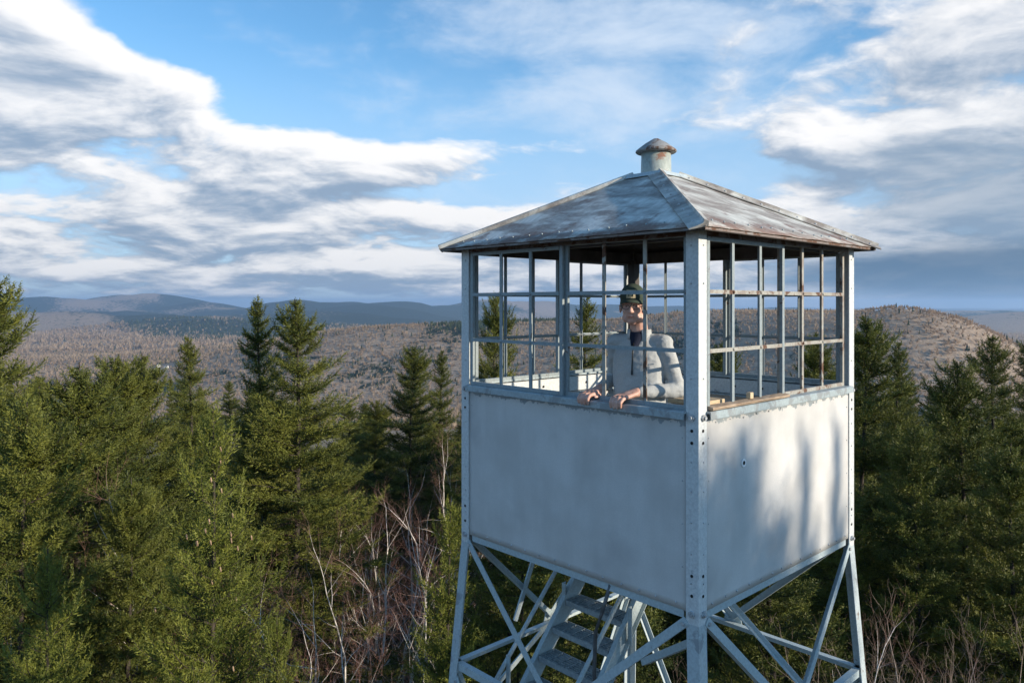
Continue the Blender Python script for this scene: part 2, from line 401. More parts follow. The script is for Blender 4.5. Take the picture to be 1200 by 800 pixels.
def ground(x, y):
    x = np.asarray(x, float); y = np.asarray(y, float); r = np.hypot(x, y)
    z = -.0022 * np.clip(r - 9, 0, 60) ** 1.5 - .16 * np.clip(r - 60, 0, 900) - .10 * np.clip(r - 960, 0, 500) - 4 * np.log1p(np.clip(r - 1460, 0, None) / 400)
    base = -205 - 50 * np.clip((r - 3000) / 9000, 0, 1)
    z = np.maximum(z, base) + np.clip((r - 500) / 3000, 0, 1) * 45 * fbm(x / 1500, y / 1500, 3) * 2
    z = z + .5 * fbm(x / 6, y / 6, 9) * np.clip((r - 4) / 10, 0, 1)
    for hx, hy, ra, rb, an, top in HILLS:
        dx = x - hx; dy = y - hy; a = dx * math.cos(an) + dy * math.sin(an); b = -dx * math.sin(an) + dy * math.cos(an)
        q = (a / ra) ** 2 + (b / rb) ** 2; e = np.exp(-q)
        z = z + np.where(top > z, (top - z), 0) * e
    z = z + np.clip((r - 3800) / 4000, 0, 1) * 190 * np.clip(fbm(x / 2100, y / 1150, 55, 5), -.2, 1)
    d = np.clip((r - 700) / 2500, 0, 1)
    z = z + d * 26 * fbm(x / 420, y / 420, 21) * np.clip(r / 6000, .35, 1.4)
    return z
def gz(x, y): return float(ground(x, y))
def conifer_and_cloud_shade(x, y):
    r = np.hypot(x, y); k = 1 + np.clip((r - 3000) / 3500, 0, 2.2)       # broader stands farther off
    return np.clip(.41 + 2.6 * fbm(x / 520 / k + 3, y / 300 / k, 40, 4) + .30 * np.clip((r - 8000) / 2000, 0, 1), 0, 1)  # distance term paints cloud shade on the far mountains as darker forest

def build_ground():
    th = np.concatenate([np.linspace(-50, 50, 360), np.linspace(50, 310, 90)[1:-1]]) * math.pi / 180
    rr = np.concatenate([[0.01], np.geomspace(2, 42000, 210)])
    T, RR = np.meshgrid(th, rr); X = RR * np.sin(T); Y = RR * np.cos(T); Z = ground(X, Y)
    n, m_ = len(rr), len(th)
    i = np.arange(n - 1)[:, None] * m_; j = np.arange(m_)[None, :]; j2 = (j + 1) % m_
    F = np.stack([i + j, i + m_ + j, i + m_ + j2, i + j2], -1).reshape(-1, 4)[:, ::-1]
    V = np.stack([X, Y, Z], -1).reshape(-1, 3)
    me = fast_mesh('ground', V, F, 4, {'conifer': conifer_and_cloud_shade(X, Y).reshape(-1)}, smooth=True)
    m, g, b = mat('forest_floor')
    co = g.n('ShaderNodeNewGeometry').outputs['Position']; at = g.n('ShaderNodeAttribute', attribute_name='conifer').outputs['Fac']
    dist = g.vm('LENGTH', co) if False else g.n('ShaderNodeVectorMath', operation='LENGTH')
    g.put(dist.inputs[0], co); dist = dist.outputs['Value']
    litter = g.mix(g.ramp(g.noise(co, 2.2, 8, .7), .35, .65), (.035, .028, .018), (.105, .075, .045))
    litter = g.mix(g.ramp(g.noise(co, .5, 5, .6), .5, .62), litter, (.035, .05, .015))
    w1 = g.noise(co, .022, 7, .68); w2 = g.noise(co, .09, 5, .7)
    bare = g.mix(g.ramp(w2, .3, .7), (.27, .20, .14), (.42, .325, .24))
    con = g.mix(g.ramp(w2, .3, .7), (.018, .030, .018), (.05, .065, .035))
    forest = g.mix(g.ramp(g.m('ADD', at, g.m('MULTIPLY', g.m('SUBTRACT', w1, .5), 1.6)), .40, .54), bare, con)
    field_ = g.ramp(g.noise(g.vm('MULTIPLY', co, (1, 1, 0)), .0016, 4, .5), .66, .69)
    forest = g.mix(g.m('MULTIPLY', field_, g.ramp(dist, 3000, 4500)), forest, (.24, .19, .11))
    g.put(b.inputs['Base Color'], g.mix(g.ramp(dist, 60, 200), litter, forest))
    b.inputs['Roughness'].default_value = .95; b.inputs['Specular IOR Level'].default_value = .1
    bp = g.n('ShaderNodeBump'); bp.inputs['Strength'].default_value = .9; g.put(bp.inputs['Distance'], g.ramp(dist, 100, 6000, .05, 30))
    g.put(bp.inputs['Height'], g.m('ADD', g.noise(co, g.m('MULTIPLY', 1, .03), 6, .7), 0)); g.put(b.inputs['Normal'], bp.outputs[0])
    o = bpy.data.objects.new('ground', me); COL.objects.link(o); me.materials.append(m); tag(o, kind='structure')
build_ground()


# ------------------------------------------------------------------ farmhouses down in the valley
def first_ground(u, v):
    for D in np.geomspace(600, 9000, 900):
        x, y = px_at(u, D)
        if gz(x, y) >= z_at(v, D): return x, y, D
    return *px_at(u, 2500), 2500
HOUSES = []
def farmhouse(u, v, w, dpt, hgt, rot, label):
    x, y, D = first_ground(u, v); HOUSES.append((x, y, D)); g0 = gz(x, y) - 1; e = empty('farmhouse', (x, y, g0)); tag(e, label, 'house')
    c, s_ = math.cos(rot), math.sin(rot); ax, ay = Vector((c, s_, 0)), Vector((-s_, c, 0)); P = lambda a, b_, z: Vector((x, y, g0)) + ax * a + ay * b_ + Vector((0, 0, z))
    b = MB(); b.prism([(-w / 2, 0), (w / 2, 0), (w / 2, hgt), (0, hgt + w * .34), (-w / 2, hgt)], P(0, -dpt / 2, 0), P(0, dpt / 2, 0), ax, (0, 0, 1)); b.build('wall', M['clapboard'], e)
    b = MB()
    for k in (-1, 1): b.prism([(k * (w / 2 + .5), hgt - .25), (0, hgt + w * .34 + .1), (0, hgt + w * .34 + .45), (k * (w / 2 + .5), hgt + .1)], P(0, -dpt / 2 - .4, 0), P(0, dpt / 2 + .4, 0), ax, (0, 0, 1))
    b.build('roof', M['shingle'], e)
    for a in (-w * .25, w * .25):
        for z in (1.6, 4.2):
            b = MB(); b.prism([(-.5, 0), (.5, 0), (.5, 1.4), (-.5, 1.4)], P(a, -dpt / 2 - .06, z), P(a, -dpt / 2, z), ax, (0, 0, 1)); b.build('window', M['hole'], e)
M['clapboard'] = simple('white_clapboard', (.80, .80, .78), .7, .05); M['shingle'] = simple('grey_shingle', (.20, .20, .21), .9, .2)
farmhouse(186, 430, 9, 13, 6.2, .5, 'white farmhouse with a grey roof in the valley behind the spruces')
farmhouse(195, 431, 7, 9, 5, 1.4, 'small white house beside the larger farmhouse in the valley')

# ------------------------------------------------------------------ far woods (nobody could count them)
def far_woods():
    pts = []
    for r0, r1, sp in ((500, 1000, 6.4), (1000, 2100, 9.2), (2100, 3600, 13.8), (3600, 6500, 30.)):
        n = int((r1 * r1 - r0 * r0) * R(84) / 2 / (sp * sp))
        r = np.sqrt(rng.uniform(r0 * r0, r1 * r1, n)); t = rng.uniform(R(-42), R(42), n)
        pts.append(np.stack([r * np.sin(t), r * np.cos(t), np.full(n, sp)], 1))
    P = np.concatenate(pts); x, y, sp = P.T; z = ground(x, y)
    # keep what can be seen from the summit: drop the hidden near valley floor
    r = np.hypot(x, y); keep = (z - CAM.z) / r > -.21
    for hx, hy, _ in HOUSES: keep &= (np.abs(x - hx) > 22) | (np.abs(y - hy + 30) > 75)
    x, y, z, sp = x[keep], y[keep], z[keep], sp[keep]; n = len(x)
    con = rng.random(n) < np.clip((conifer_and_cloud_shade(x, y) - .40) * 3.2 + .06, .03, .95)
    # bare crowns: upright fans of thin slivers
    b = ~con; nb = b.sum(); K = 6
    c = np.stack([x[b], y[b], z[b]], 1)[:, None, :]; s = (sp[b] * rng.uniform(.75, 1.25, nb))[:, None]
    a = rng.uniform(0, 6.283, (nb, K)); tilt = rng.uniform(.15, 1.25, (nb, K)); L = s * rng.uniform(.35, .65, (nb, K)); h0 = s * rng.uniform(.05, .40, (nb, K))
    dirx = np.cos(a) * np.sin(tilt); diry = np.sin(a) * np.sin(tilt); dz = np.cos(tilt)
    p0 = c + np.stack([dirx * h0 * .4, diry * h0 * .4, h0], -1); tip = p0 + np.stack([dirx * L, diry * L, dz * L], -1)
    w = (s * .12)[..., None] * np.stack([-np.sin(a + 1), np.cos(a + 1), 0 * a], -1)
    V = np.stack([p0 - w, p0 + w, tip], 2).reshape(-1, 3)
    tint = np.repeat(np.clip(.5 + 1.3 * fbm(x[b] / 260, y[b] / 160, 77) + rng.normal(0, .12, nb), 0, 1), K * 3)
    me = fast_mesh('bare_woods', V, np.arange(len(V)), 3, {'tint': tint})
    m, g, bs = mat('bare_wood_grey'); at = g.n('ShaderNodeAttribute', attribute_name='tint').outputs['Fac']
    g.put(bs.inputs['Base Color'], g.mix(at, (.33, .235, .155), (.50, .38, .265))); bs.inputs['Roughness'].default_value = .9; bs.inputs['Specular IOR Level'].default_value = .1
    tr_ = g.n('ShaderNodeBsdfTranslucent'); g.put(tr_.inputs[0], bs.inputs['Base Color'].links[0].from_socket); mx_ = g.n('ShaderNodeMixShader'); mx_.inputs[0].default_value = .5
    g.t.links.new(bs.outputs[0], mx_.inputs[1]); g.t.links.new(tr_.outputs[0], mx_.inputs[2]); g.t.links.new(mx_.outputs[0], g.t.nodes['Material Output'].inputs[0])
    me.materials.append(m); o = bpy.data.objects.new('bare_woods', me); COL.objects.link(o)
    tag(o, 'grey brown leafless woods covering the hills beyond the summit', 'woods', kind='stuff')
    # conifers: two stacked cones each
    nc = con.sum(); c = np.stack([x[con], y[con], z[con]], 1); hgt = sp[con] ** .6 * 2.7 * rng.uniform(.7, 1.3, nc); rad = hgt * rng.uniform(.17, .25, nc)
    Vs = []; k = 5
    ang = np.arange(k) * 6.283 / k
    for lo, hi, rs in ((.08, .62, 1.), (.42, 1.0, .62)):
        base = np.stack([np.cos(ang)[None] * rad[:, None] * rs, np.sin(ang)[None] * rad[:, None] * rs, np.repeat(hgt[:, None] * lo, k, 1)], -1)
        base *= rng.uniform(.75, 1.25, (nc, k, 1)); base += c[:, None]
        tip = c + np.stack([0 * rad, 0 * rad, hgt * hi], -1)
        Vs.append(np.stack([base, np.roll(base, -1, 1), np.repeat(tip[:, None], k, 1)], 2).reshape(-1, 3))
    V = np.concatenate(Vs); tint = np.concatenate([np.repeat(rng.random(nc), k * 3)] * 2)
    me = fast_mesh('conifer_woods', V, np.arange(len(V)), 3, {'tint': tint})
    m, g, bs = mat('far_conifer_green'); at = g.n('ShaderNodeAttribute', attribute_name='tint').outputs['Fac']
    g.put(bs.inputs['Base Color'], g.mix(at, (.020, .034, .017), (.060, .072, .034))); bs.inputs['Roughness'].default_value = .9; bs.inputs['Specular IOR Level'].default_value = .1
    me.materials.append(m); o = bpy.data.objects.new('conifer_woods', me); COL.objects.link(o)
    tag(o, 'dark green conifer woods scattered over the hills beyond the summit', 'woods', kind='stuff')
far_woods()


# ------------------------------------------------------------------ the lookout tower
TH = -.0331; S2 = 2.13 / 2; RC = S2 * math.sqrt(2)
def corner(a): return Vector((RC * math.cos(a), RC * math.sin(a), 0))
cN, cL, cR, cF = corner(-math.pi / 2 + TH), corner(-math.pi + TH), corner(TH), corner(math.pi / 2 + TH)
Z = Vector((0, 0, 1))
BAT = .092                                 # batter of the legs along the diagonal
Z_SILL, Z_M2, Z_M1, Z_TOP = 1.144, 1.506, 1.853, 2.185

tower = empty('fire_lookout_tower', (0, 0, 0))
tag(tower, 'pale steel fire lookout tower with square windowed cab and hipped metal roof', 'lookout tower')

class Face:
    """one wall of the cab: a(frac) along, o outwards, z above the cab's lower edge"""
    def __init__(s, A, B):
        s.A, s.B = A, B; s.t = (B - A).normalized(); s.n = s.t.cross(Z).normalized()
        if s.n.dot(A) < 0: s.n = -s.n
    def p(s, fr, o, z): return s.A + (s.B - s.A) * fr + s.n * o + Z * (z + H)
FLN, FNR, FRF, FFL = Face(cL, cN), Face(cN, cR), Face(cR, cF), Face(cF, cL)
FACES = [('LN', FLN), ('NR', FNR), ('RF', FRF), ('FL', FFL)]

def leg_pt(c, z):                           # point on the leg line at height z (relative to the cab edge, negative down)
    return c * (1 + BAT * (-z) / RC) + Z * (z + H)

# corner posts and legs
for c, (f1, f2) in ((cN, (FLN, FNR)), (cR, (FNR, FRF)), (cF, (FRF, FFL)), (cL, (FFL, FLN))):
    d1 = -f1.t if (f1.B - c).length < .01 else f1.t
    d2 = -f2.t if (f2.B - c).length < .01 else f2.t
    out = c.normalized()
    b = MB(); hp = c + out * .006
    b.angle(hp + Z * (H - .10), hp + Z * (H + 2.205), .085, .085, d1, d2, .008); po = b.build('corner_post', M['post'], tower)
    b = MB()
    for d, dn in ((d1, d2), (d2, d1)):
        for z, r_ in [(zz, .0055) for zz in (.17, .34, .52, .70, .87, 1.35, 1.9, 2.12)]:
            b.ball(hp + d * .05 - dn * .001 + Z * (H + z), r_, 8, 6)
    b.build('rivet', M['bolt'], po)['kind'] = 'stuff'
    b = MB()
    for d, dn in ((d1, d2), (d2, d1)):
        for z in (.10, .055 + .16, .98, 1.05):
            b.tube([hp + d * .045 - dn * .0005 + Z * (H + z), hp + d * .045 - dn * .003 + Z * (H + z)], .0095, 10, False)
    b.build('bolt_hole', M['hole'], po)['kind'] = 'stuff'
    for d, dn in ((d1, d2), (d2, d1)):
        for z in (1.125, -.005):
            b = MB(); q = hp + d * .045 + Z * (H + z)
            b.tube([q, q - dn * .012], .021, 6, False); b.tube([q - dn * .011, q - dn * .022], .011, 8, False); b.build('bolt', M['bolt'], po)
    # leg below the cab, heel set just inside the post
    b = MB(); p0 = leg_pt(c, -.02) ; p1 = leg_pt(c, -H - .1)
    b.angle(p0, p1, .082, .082, d1, d2, .009); lg = b.build('leg', M['leg'], tower)
    b = MB(); q = leg_pt(c, -H); q.z = 0; g0 = gz(q.x, q.y)
    prof = [(-.3, -.3), (.3, -.3), (.3, .3), (-.3, .3)]
    b.prism(prof, Vector((q.x, q.y, g0 - .5)), Vector((q.x, q.y, g0 + .22)), (1, 0, 0), (0, 1, 0)); b.build('footing', M['concrete'], tower, .02)

# added dark bar: paints the roof's shade onto the far corner post
b = MB(); b.prism([(0, 0), (.075, 0), (.075, .075), (0, .075)], cF - cF.normalized() * .115 + Z * (H + .06) , cF - cF.normalized() * .115 + Z * (H + 2.2), (FFL.t + FRF.t * -1).normalized() * 0 + FFL.t, -FRF.t); b.build('post_shade_bar', M['ceiling'], tower)
# wall sheets, slightly dented
for k, (nm, f) in enumerate(FACES):
    nx, nz = 44, 24; vs_, fs, uv = [], [], []
    a0, a1 = .035, .965
    gx = np.linspace(a0, a1, nx + 1); gzz = np.linspace(0, Z_SILL, nz + 1)
    for side, oo in ((0, -.004), (1, -.0085)):
        for z in gzz:
            for a in gx:
                dent = .016 * float(fbm(a * 5 + 10 * k, z * 4, 60 + k)) + .007 * float(fbm(a * 14 + 3, z * 11, 80 + k)) 
                edge = min(1, min(a - a0, a1 - a) / .06, z / .06, (Z_SILL - z) / .06); 
                vs_.append(f.p(a, oo + dent * max(0, edge), z)); uv.append((a * 2.13 + 5 * k, z))
    W = nx + 1; O = W * (nz + 1)
    for i in range(nz):
        for j in range(nx):
            q = (i * W + j, i * W + j + 1, (i + 1) * W + j + 1, (i + 1) * W + j); fs.append(q); fs.append(tuple(O + w for w in q[::-1]))
    for i in range(nz): fs.append((i * W, (i + 1) * W, O + (i + 1) * W, O + i * W)); fs.append(((i + 1) * W + nx, i * W + nx, O + i * W + nx, O + (i + 1) * W + nx))
    for j in range(nx): fs.append((j + 1, j, O + j, O + j + 1)); fs.append((nz * W + j, nz * W + j + 1, O + nz * W + j + 1, O + nz * W + j))
    b = MB(); b.add(vs_, fs, True); pn = b.build('wall_sheet', M['panel'], tower)
    ul = pn.data.uv_layers.new(name='UVMap')
    li = np.zeros(len(pn.data.loops), np.int32); pn.data.loops.foreach_get('vertex_index', li)
    ul.data.foreach_set('uv', np.array(uv, np.float32)[li].reshape(-1))
    bm = bmesh.new(); bm.from_mesh(pn.data); bmesh.ops.recalc_face_normals(bm, faces=bm.faces); bm.to_mesh(pn.data); bm.free()
    b = MB()
    for a in np.linspace(.07, .93, 14): b.ball(f.p(a + random.uniform(-.006, .006), -.004, .028 + random.uniform(-.004, .004)), .0075, 8, 6)
    for a in np.linspace(.09, .91, 12): b.ball(f.p(a, -.004, 1.085 + random.uniform(-.006, .006)), .005, 8, 6)
    for z in (.25, .5, .75, 1.0): b.ball(f.p(.052, -.004, z), .005, 8, 6); b.ball(f.p(.948, -.004, z), .005, 8, 6)
    b.build('rivet', M['bolt'], pn)['kind'] = 'stuff'
    if nm in ('LN', 'NR'):
        b = MB(); s_ = .66 if nm == 'LN' else .4                              # overlap of two sheets: the vertical lap seam
        b.prism([(0, 0), (.012, 0), (.012, .0025), (0, .0025)], f.p(s_, -.0015, .02), f.p(s_, -.0015, Z_SILL - .04), f.t, f.n)
        if nm == 'NR':
            hb = MB(); q = f.p(.235, -.003, .80)
            hb.tube([q, q + f.n * .006], .026, 16, False); M['ring'] = simple('white_ring', (.85, .86, .86), .5, .05); ring = hb.build('patch_ring', M['ring'], pn)
            hb = MB(); hb.tube([q + f.n * .006, q + f.n * .0075], .013, 12, False); hb.build('bolt_hole', M['hole'], ring)

# sills, headers and sashes
FR_LN = [.045, .208, .354, .497, .659, .812, .958]
FR_NR = [.044, .181, .337, .481, .638, .784, .957]
FR_B = [.044, .20, .35, .50, .65, .80, .956]
for nm, f in FACES:
    fr = {'LN': FR_LN, 'NR': FR_NR}.get(nm, FR_B)
    visible = nm in ('LN', 'NR')
    # sill: folded steel angle lapping over the sheet
    b = MB(); b.prism([(-.055, 0), (.026, 0), (.030, -.034), (.034, -.034), (.034, .006), (.028, .012), (-.055, .016)], f.p(.036, 0, Z_SILL + .002), f.p(.964, 0, Z_SILL + .002), f.n, Z); b.build('window_sill', M['sill'], tower)
    # header
    b = MB(); b.prism([(-.055, 0), (-.003, 0), (-.003, .055), (-.055, .055)], f.p(.036, 0, 2.178), f.p(.964, 0, 2.178), f.n, Z); b.build('header', M['header'], tower)
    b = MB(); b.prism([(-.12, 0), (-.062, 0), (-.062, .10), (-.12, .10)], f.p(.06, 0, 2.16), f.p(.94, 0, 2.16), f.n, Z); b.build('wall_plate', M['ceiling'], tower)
    for i, (a, c_) in enumerate(((0, 3), (3, 6))):
        o = -.012 if i == 0 else -.040                                        # the two sashes run in separate tracks
        mt = M['sash']
        if nm == 'NR': mt = M['sash'] if i == 0 else M['sash_rust']
        zt = 2.176 if i == 0 else 2.20
        zb = Z_SILL + .016; st = .030
        A0, A1 = fr[a], fr[c_]
        e = st / 2.13
        b = MB()
        def vbar(x, w, dpt=.022, z0=zb, z1=zt):
            b.prism([(-w / 2, -dpt / 2), (w / 2, -dpt / 2), (w / 2, dpt / 2), (-w / 2, dpt / 2)], f.p(x, o, z0), f.p(x, o, z1), f.t, f.n)
        vbar(A0 + e / 2, st); vbar(A1 - e / 2 + (.004 if i == 0 else 0), st)
        def hbar(z, h, dpt=.021):
            b.prism([(-dpt / 2, -h / 2), (dpt / 2, -h / 2), (dpt / 2, h / 2), (-dpt / 2, h / 2)], f.p(A0 + e, o, z), f.p(A1 - e + .002, o, z), f.n, Z)
        hbar(zb + .013, .026); hbar(zt - .013, .026)
        sash = b.build('window_sash', mt, tower, .002)
        for k in (1, 2):
            x = fr[a + k]; b = MB(); w = .027
            mm = mt
            if nm == 'LN' and i == 1: mm = M['sash_rust']
            # a T-shaped glazing bar
            b.prism([(-w / 2, .009), (w / 2, .009), (w / 2, .004), (.003, .004), (.003, -.012), (-.003, -.012), (-.003, .004), (-w / 2, .004)], f.p(x, o, zb + .026), f.p(x, o, zt - .026), f.t, f.n)
            b.build('glazing_bar', mm, sash)
        for z in (Z_M1, Z_M2):
            b = MB(); w = .024
            mm = M['sash_rust'] if nm == 'NR' else mt
            b.prism([(.0115, -w / 2), (.0115, w / 2), (.006, w / 2), (.006, .003), (-.010, .003), (-.010, -.003), (.006, -.003), (.006, -w / 2)], f.p(A0 + e, o, z), f.p(A1 - e + .002, o, z), f.n, Z)
            b.build('cross_bar', mm, sash)
            for k in (1, 2):
                b = MB(); b.ball(f.p(fr[a + k], o + .010, z), (.011, .011, .011), 8, 6); b.build('clip', mm, sash)
# worn wooden strip screwed on the sill of one sash
b = MB(); b.prism([(-.02, 0), (.036, 0), (.036, .018), (-.02, .026)], FNR.p(.045, 0, Z_SILL + .020), FNR.p(.487, 0, Z_SILL + .020), FNR.n, Z); b.build('sill_board', M['oldwood'], tower, .004)
# inner ledge rails on the far walls
for f in (FFL, FRF):
    b = MB(); b.prism([(-.05, 0), (-.012, 0), (-.012, .125), (-.05, .125)], f.p(.05, 0, 1.010), f.p(.95, 0, 1.010), f.n, Z); lr = b.build('ledge_rail', M['post'], tower, .004)
    b = MB(); b.prism([(-.10, 0), (-.0515, 0), (-.0515, .014), (-.10, .014)], f.p(.06, 0, .992), f.p(.94, 0, .992), f.n, Z); b.build('ledge_shelf', M['sill'], tower, .002)
    for a in (.2, .34, .46, .60, .72):
        b = MB(); q = f.p(a, -.0505, 1.075); b.tube([q, q - f.n * .006], .010, 8, False); b.build('bolt', M['hole'], lr)
    b = MB(); q = f.p(.83, -.0505, 1.06); b.prism([(-.03, -.03), (.03, -.03), (.03, .03), (-.03, .03)], q, q - f.n * .035, f.t, Z); b.build('bracket', M['pipe'], lr, .004)

# floor with hatch opening and joists
b = MB()
ex, ey = FLN.t, FNR.t                       # cab axes: L->N and N->R
def cabp(x, y, z): return ex * x + ey * y + Z * (z + H)
nb = 14; wbd = 2.05 / nb
for i in range(nb):
    x0 = -1.025 + i * wbd
    b = MB(); x1 = x0 + wbd - .006
    ylim = (-1.02, 1.02)
    segs = [ylim] if not (-.83 < (x0 + x1) / 2 < -.17) else [(-1.02, -.42), (.62, 1.02)]
    for y0, y1 in segs:
        b.prism([(0, 0), (wbd - .006, 0), (wbd - .006, .03), (0, .03)], cabp(x0, y0, .03), cabp(x0, y1, .03), ex, Z)
    b.build('floor_board', M['floor'], tower)
for f in (FLN, FNR, FRF, FFL):
    b = MB(); b.angle(f.p(.05, -.012, .026), f.p(.95, -.012, .026), .075, .05, -Z, -f.n, .006); b.build('floor_beam', M['brace'], tower)
for x in (-.62, .60):
    b = MB(); b.angle(cabp(x, -1.03, .028), cabp(x, 1.03, .028), .08, .045, -Z, ex, .006); b.build('floor_joist', M['brace'], tower)

# girts and K-braces of the upper panels
ZG = -1.0
for f, c0, c1 in ((FLN, cL, cN), (FNR, cN, cR), (FRF, cR, cF), (FFL, cF, cL)):
    for zg, ztop in ((ZG, -.06), (-3.4, -1.10), (-6.4, -3.5), (-9.4, -6.5)):
        pa, pb = leg_pt(c0, zg), leg_pt(c1, zg); ins = -f.n * .012; e = (pb - pa).normalized()
        b = MB(); b.angle(pa + ins + e * .02, pb + ins - e * .02, .055, .05, -Z, -f.n, .006); b.build('girt', M['brace'], tower)
        mid = (pa + pb) / 2
        for cc, sg in ((c0, -1), (c1, 1)):
            q = leg_pt(cc, ztop); dd = (q - mid).normalized(); out = f.n * .006
            w = dd.cross(f.n).normalized()
            if w.z < 0: w = -w
            b = MB(); b.angle(mid + out + dd * .03, q + out - dd * .015 + e * (-sg) * .05, .052, .045, w, -f.n, .006); br = b.build('brace', M['brace'], tower)
            b = MB(); bp_ = q + out - dd * .05 + e * (-sg) * .045 + w * .026; b.tube([bp_, bp_ + f.n * .010], .013, 6, False); b.build('bolt', M['bolt'], br)
        b = MB(); g_ = mid + f.n * .0005 + Z * .01
        b.prism([(-.10, -.06), (.10, -.06), (.06, .07), (-.06, .07)], g_, g_ + f.n * .005, e, Z); b.build('gusset_plate', M['brace'], tower)
# further struts that show beneath the cab
def strut(p0, p1, w=.05, name='brace', m_='brace', nrm=None):
    p0, p1 = Vector(p0), Vector(p1); d = (p1 - p0).normalized(); a = d.cross(Z).normalized(); c_ = a.cross(d).normalized()
    b = MB(); b.angle(p0, p1, w, w * .85, a, c_, .006); return b.build(name, M[m_], tower)
strut((.154, -.22, H - .05), FNR.p(.655, .03, -.985), .045)
mLF = (leg_pt(cL, ZG) + leg_pt(cF, ZG)) / 2
strut(mLF + Vector((.02, .01, -.03)), leg_pt(cL, -1.72) + Vector((.03, .04, 0)), .05)
mRF = (leg_pt(cR, ZG) + leg_pt(cF, ZG)) / 2
strut(mRF + Vector((0, -.02, -.03)), mRF + Vector((0, -.02, -2.35)), .05)
strut(FFL.p(.56, -.03, -.06), FFL.p(.73, -.02, -.86), .05, 'loose_strut')
strut(FLN.p(.975, -.06, -.20), FLN.p(.70, -.32, -.62), .05)

# stair
un = -FLN.n                                 # the stair climbs inwards from the left wall
wdir = FLN.t
A1 = Vector((-.668, .45, H - .69)); rise, run, SW = .18, .16, .586
ntop, nbot = 3, 14
def step_pt(k): return A1 - un * run * k - Z * rise * k      # k steps down from the first tread in view
for side, off in ((0, -.012), (1, SW + .012)):
    p0 = step_pt(-ntop - .4) + wdir * off + un * .07 - Z * .02; p1 = step_pt(nbot) + wdir * off + un * .07 - Z * .05
    d = (p1 - p0).normalized(); up = wdir.cross(d).normalized()
    if up.z < 0: up = -up
    sgn = -wdir if side == 0 else wdir
    b = MB(); b.prism([(-.075, 0), (.075, 0), (.075, .04), (.068, .04), (.068, .007), (-.068, .007), (-.068, .04), (-.075, .04)], p0, p1, up, sgn); b.build('stair_stringer', M['brace'], tower)
tm = None
for k in range(-ntop, nbot):
    q = step_pt(k)
    if tm is None:
        b = MB(); T0 = Vector((0, 0, 0)); dpt = .185
        for yy in (0, dpt - .004): b.prism([(0, -.045), (.004, -.045), (.004, 0), (0, 0)], T0 + un * yy, T0 + un * yy + wdir * SW, un, Z)
        for i in range(6):
            yy = .020 + i * .0265; b.prism([(0, -.014), (.004, -.014), (.004, -.001), (0, -.001)], T0 + un * yy, T0 + un * yy + wdir * SW, un, Z)
        for i in range(7):
            xx = .003 + i * (SW - .01) / 6; b.prism([(0, -.026), (.006, -.026), (.006, .0), (0, .0)], T0 + wdir * xx + un * .004, T0 + wdir * xx + un * (dpt - .005), wdir, Z)
        o = b.build('stair_tread', M['grate'], tower); tm = o.data
    else:
        o = bpy.data.objects.new('stair_tread', tm); COL.objects.link(o); o.parent = tower
    o.location = q
# stair rails: posts with a rail on the outer (near) side, a bent pipe from the cab's edge
rl = SW + .055
for off, hh in ((rl, .55), (-.055, .55)):
    a = step_pt(-1.2) + wdir * off + Z * (hh if off > 0 else hh); z_ = step_pt(nbot - 1) + wdir * off + Z * hh
    b = MB(); b.tube([a - Z * (.33 if off > 0 else .3), a + (z_ - a) * .06 - Z * .25, z_], .017, 8); b.build('hand_rail', M['brace'], tower)
    for k in (0.3, 4.3, 8.3, 12.3):
        q = step_pt(k) + wdir * off + un * .06
        b = MB(); b.angle(q - Z * .10, q + Z * (hh - .05 if k > 1 else .18), .045, .04, un, wdir, .005); b.build('rail_post', M['brace'], tower)
b = MB(); b.tube([FLN.p(.69, -.02, -.01), FLN.p(.655, -.03, -.2), FLN.p(.627, -.03, -.36), FLN.p(.618, -.04, -.6), FLN.p(.61, -.05, -1.2)], .013, 8); b.build('conduit_pipe', M['pipe'], tower)
# landing at the foot of the flight and a ladder down to the ground
lp = step_pt(nbot) + wdir * SW / 2 - un * .45
b = MB(); b.prism([(-.55, -.03), (.55, -.03), (.55, 0), (-.55, 0)], lp - un * .45, lp + un * .45, wdir, Z); b.build('stair_landing', M['grate'], tower)
for sx in (-.5, .5):
    for sy in (-.4, .4):
        q = lp + wdir * sx + un * sy; b = MB(); b.bar((q.x, q.y, gz(q.x, q.y) - .1), (q.x, q.y, q.z - .03), .06, .06, (1, 0, 0)); b.build('landing_post', M['leg'], tower)

# roof
ER, EZ, AZ_, AR = 1.69, 2.212, 2.772, .17    # eave corner radius and height, apex plate height, plate corner radius
dirs = [c.normalized() for c in (cN, cR, cF, cL)]
def roof_face(d0, d1, k):
    n_ = 22; m_ = 10; vs_, fs, uv = [], [], []
    for side in (0, 1):
        for i in range(m_ + 1):
            t = i / m_; rad = ER + (AR - ER) * t; z = EZ + (AZ_ - EZ) * t
            for j in range(n_ + 1):
                s_ = j / n_; p = (d0 * (1 - s_) + d1 * s_) * rad + Z * (z + H)
                ed = min(1, s_ * 8, (1 - s_) * 8) 
                p += Z * ((.010 * float(fbm(s_ * 7 + k * 9, t * 5, 31)) + (.012 * float(fbm(s_ * 13 + k, 0, 33)) if i == 0 else 0)) * ed - .004 * side)
                vs_.append(p); uv.append((((s_ - .5) * rad * 1.414) + 4 * k, t * 1.25))
    W = n_ + 1; O = W * (m_ + 1)
    for i in range(m_):
        for j in range(n_):
            q = (i * W + j, i * W + j + 1, (i + 1) * W + j + 1, (i + 1) * W + j); fs += [q, tuple(O + w for w in q[::-1])]
    for j in range(n_): fs.append((j + 1, j, O + j, O + j + 1))
    b = MB(); b.add(vs_, fs, True); return b, uv
roof = None
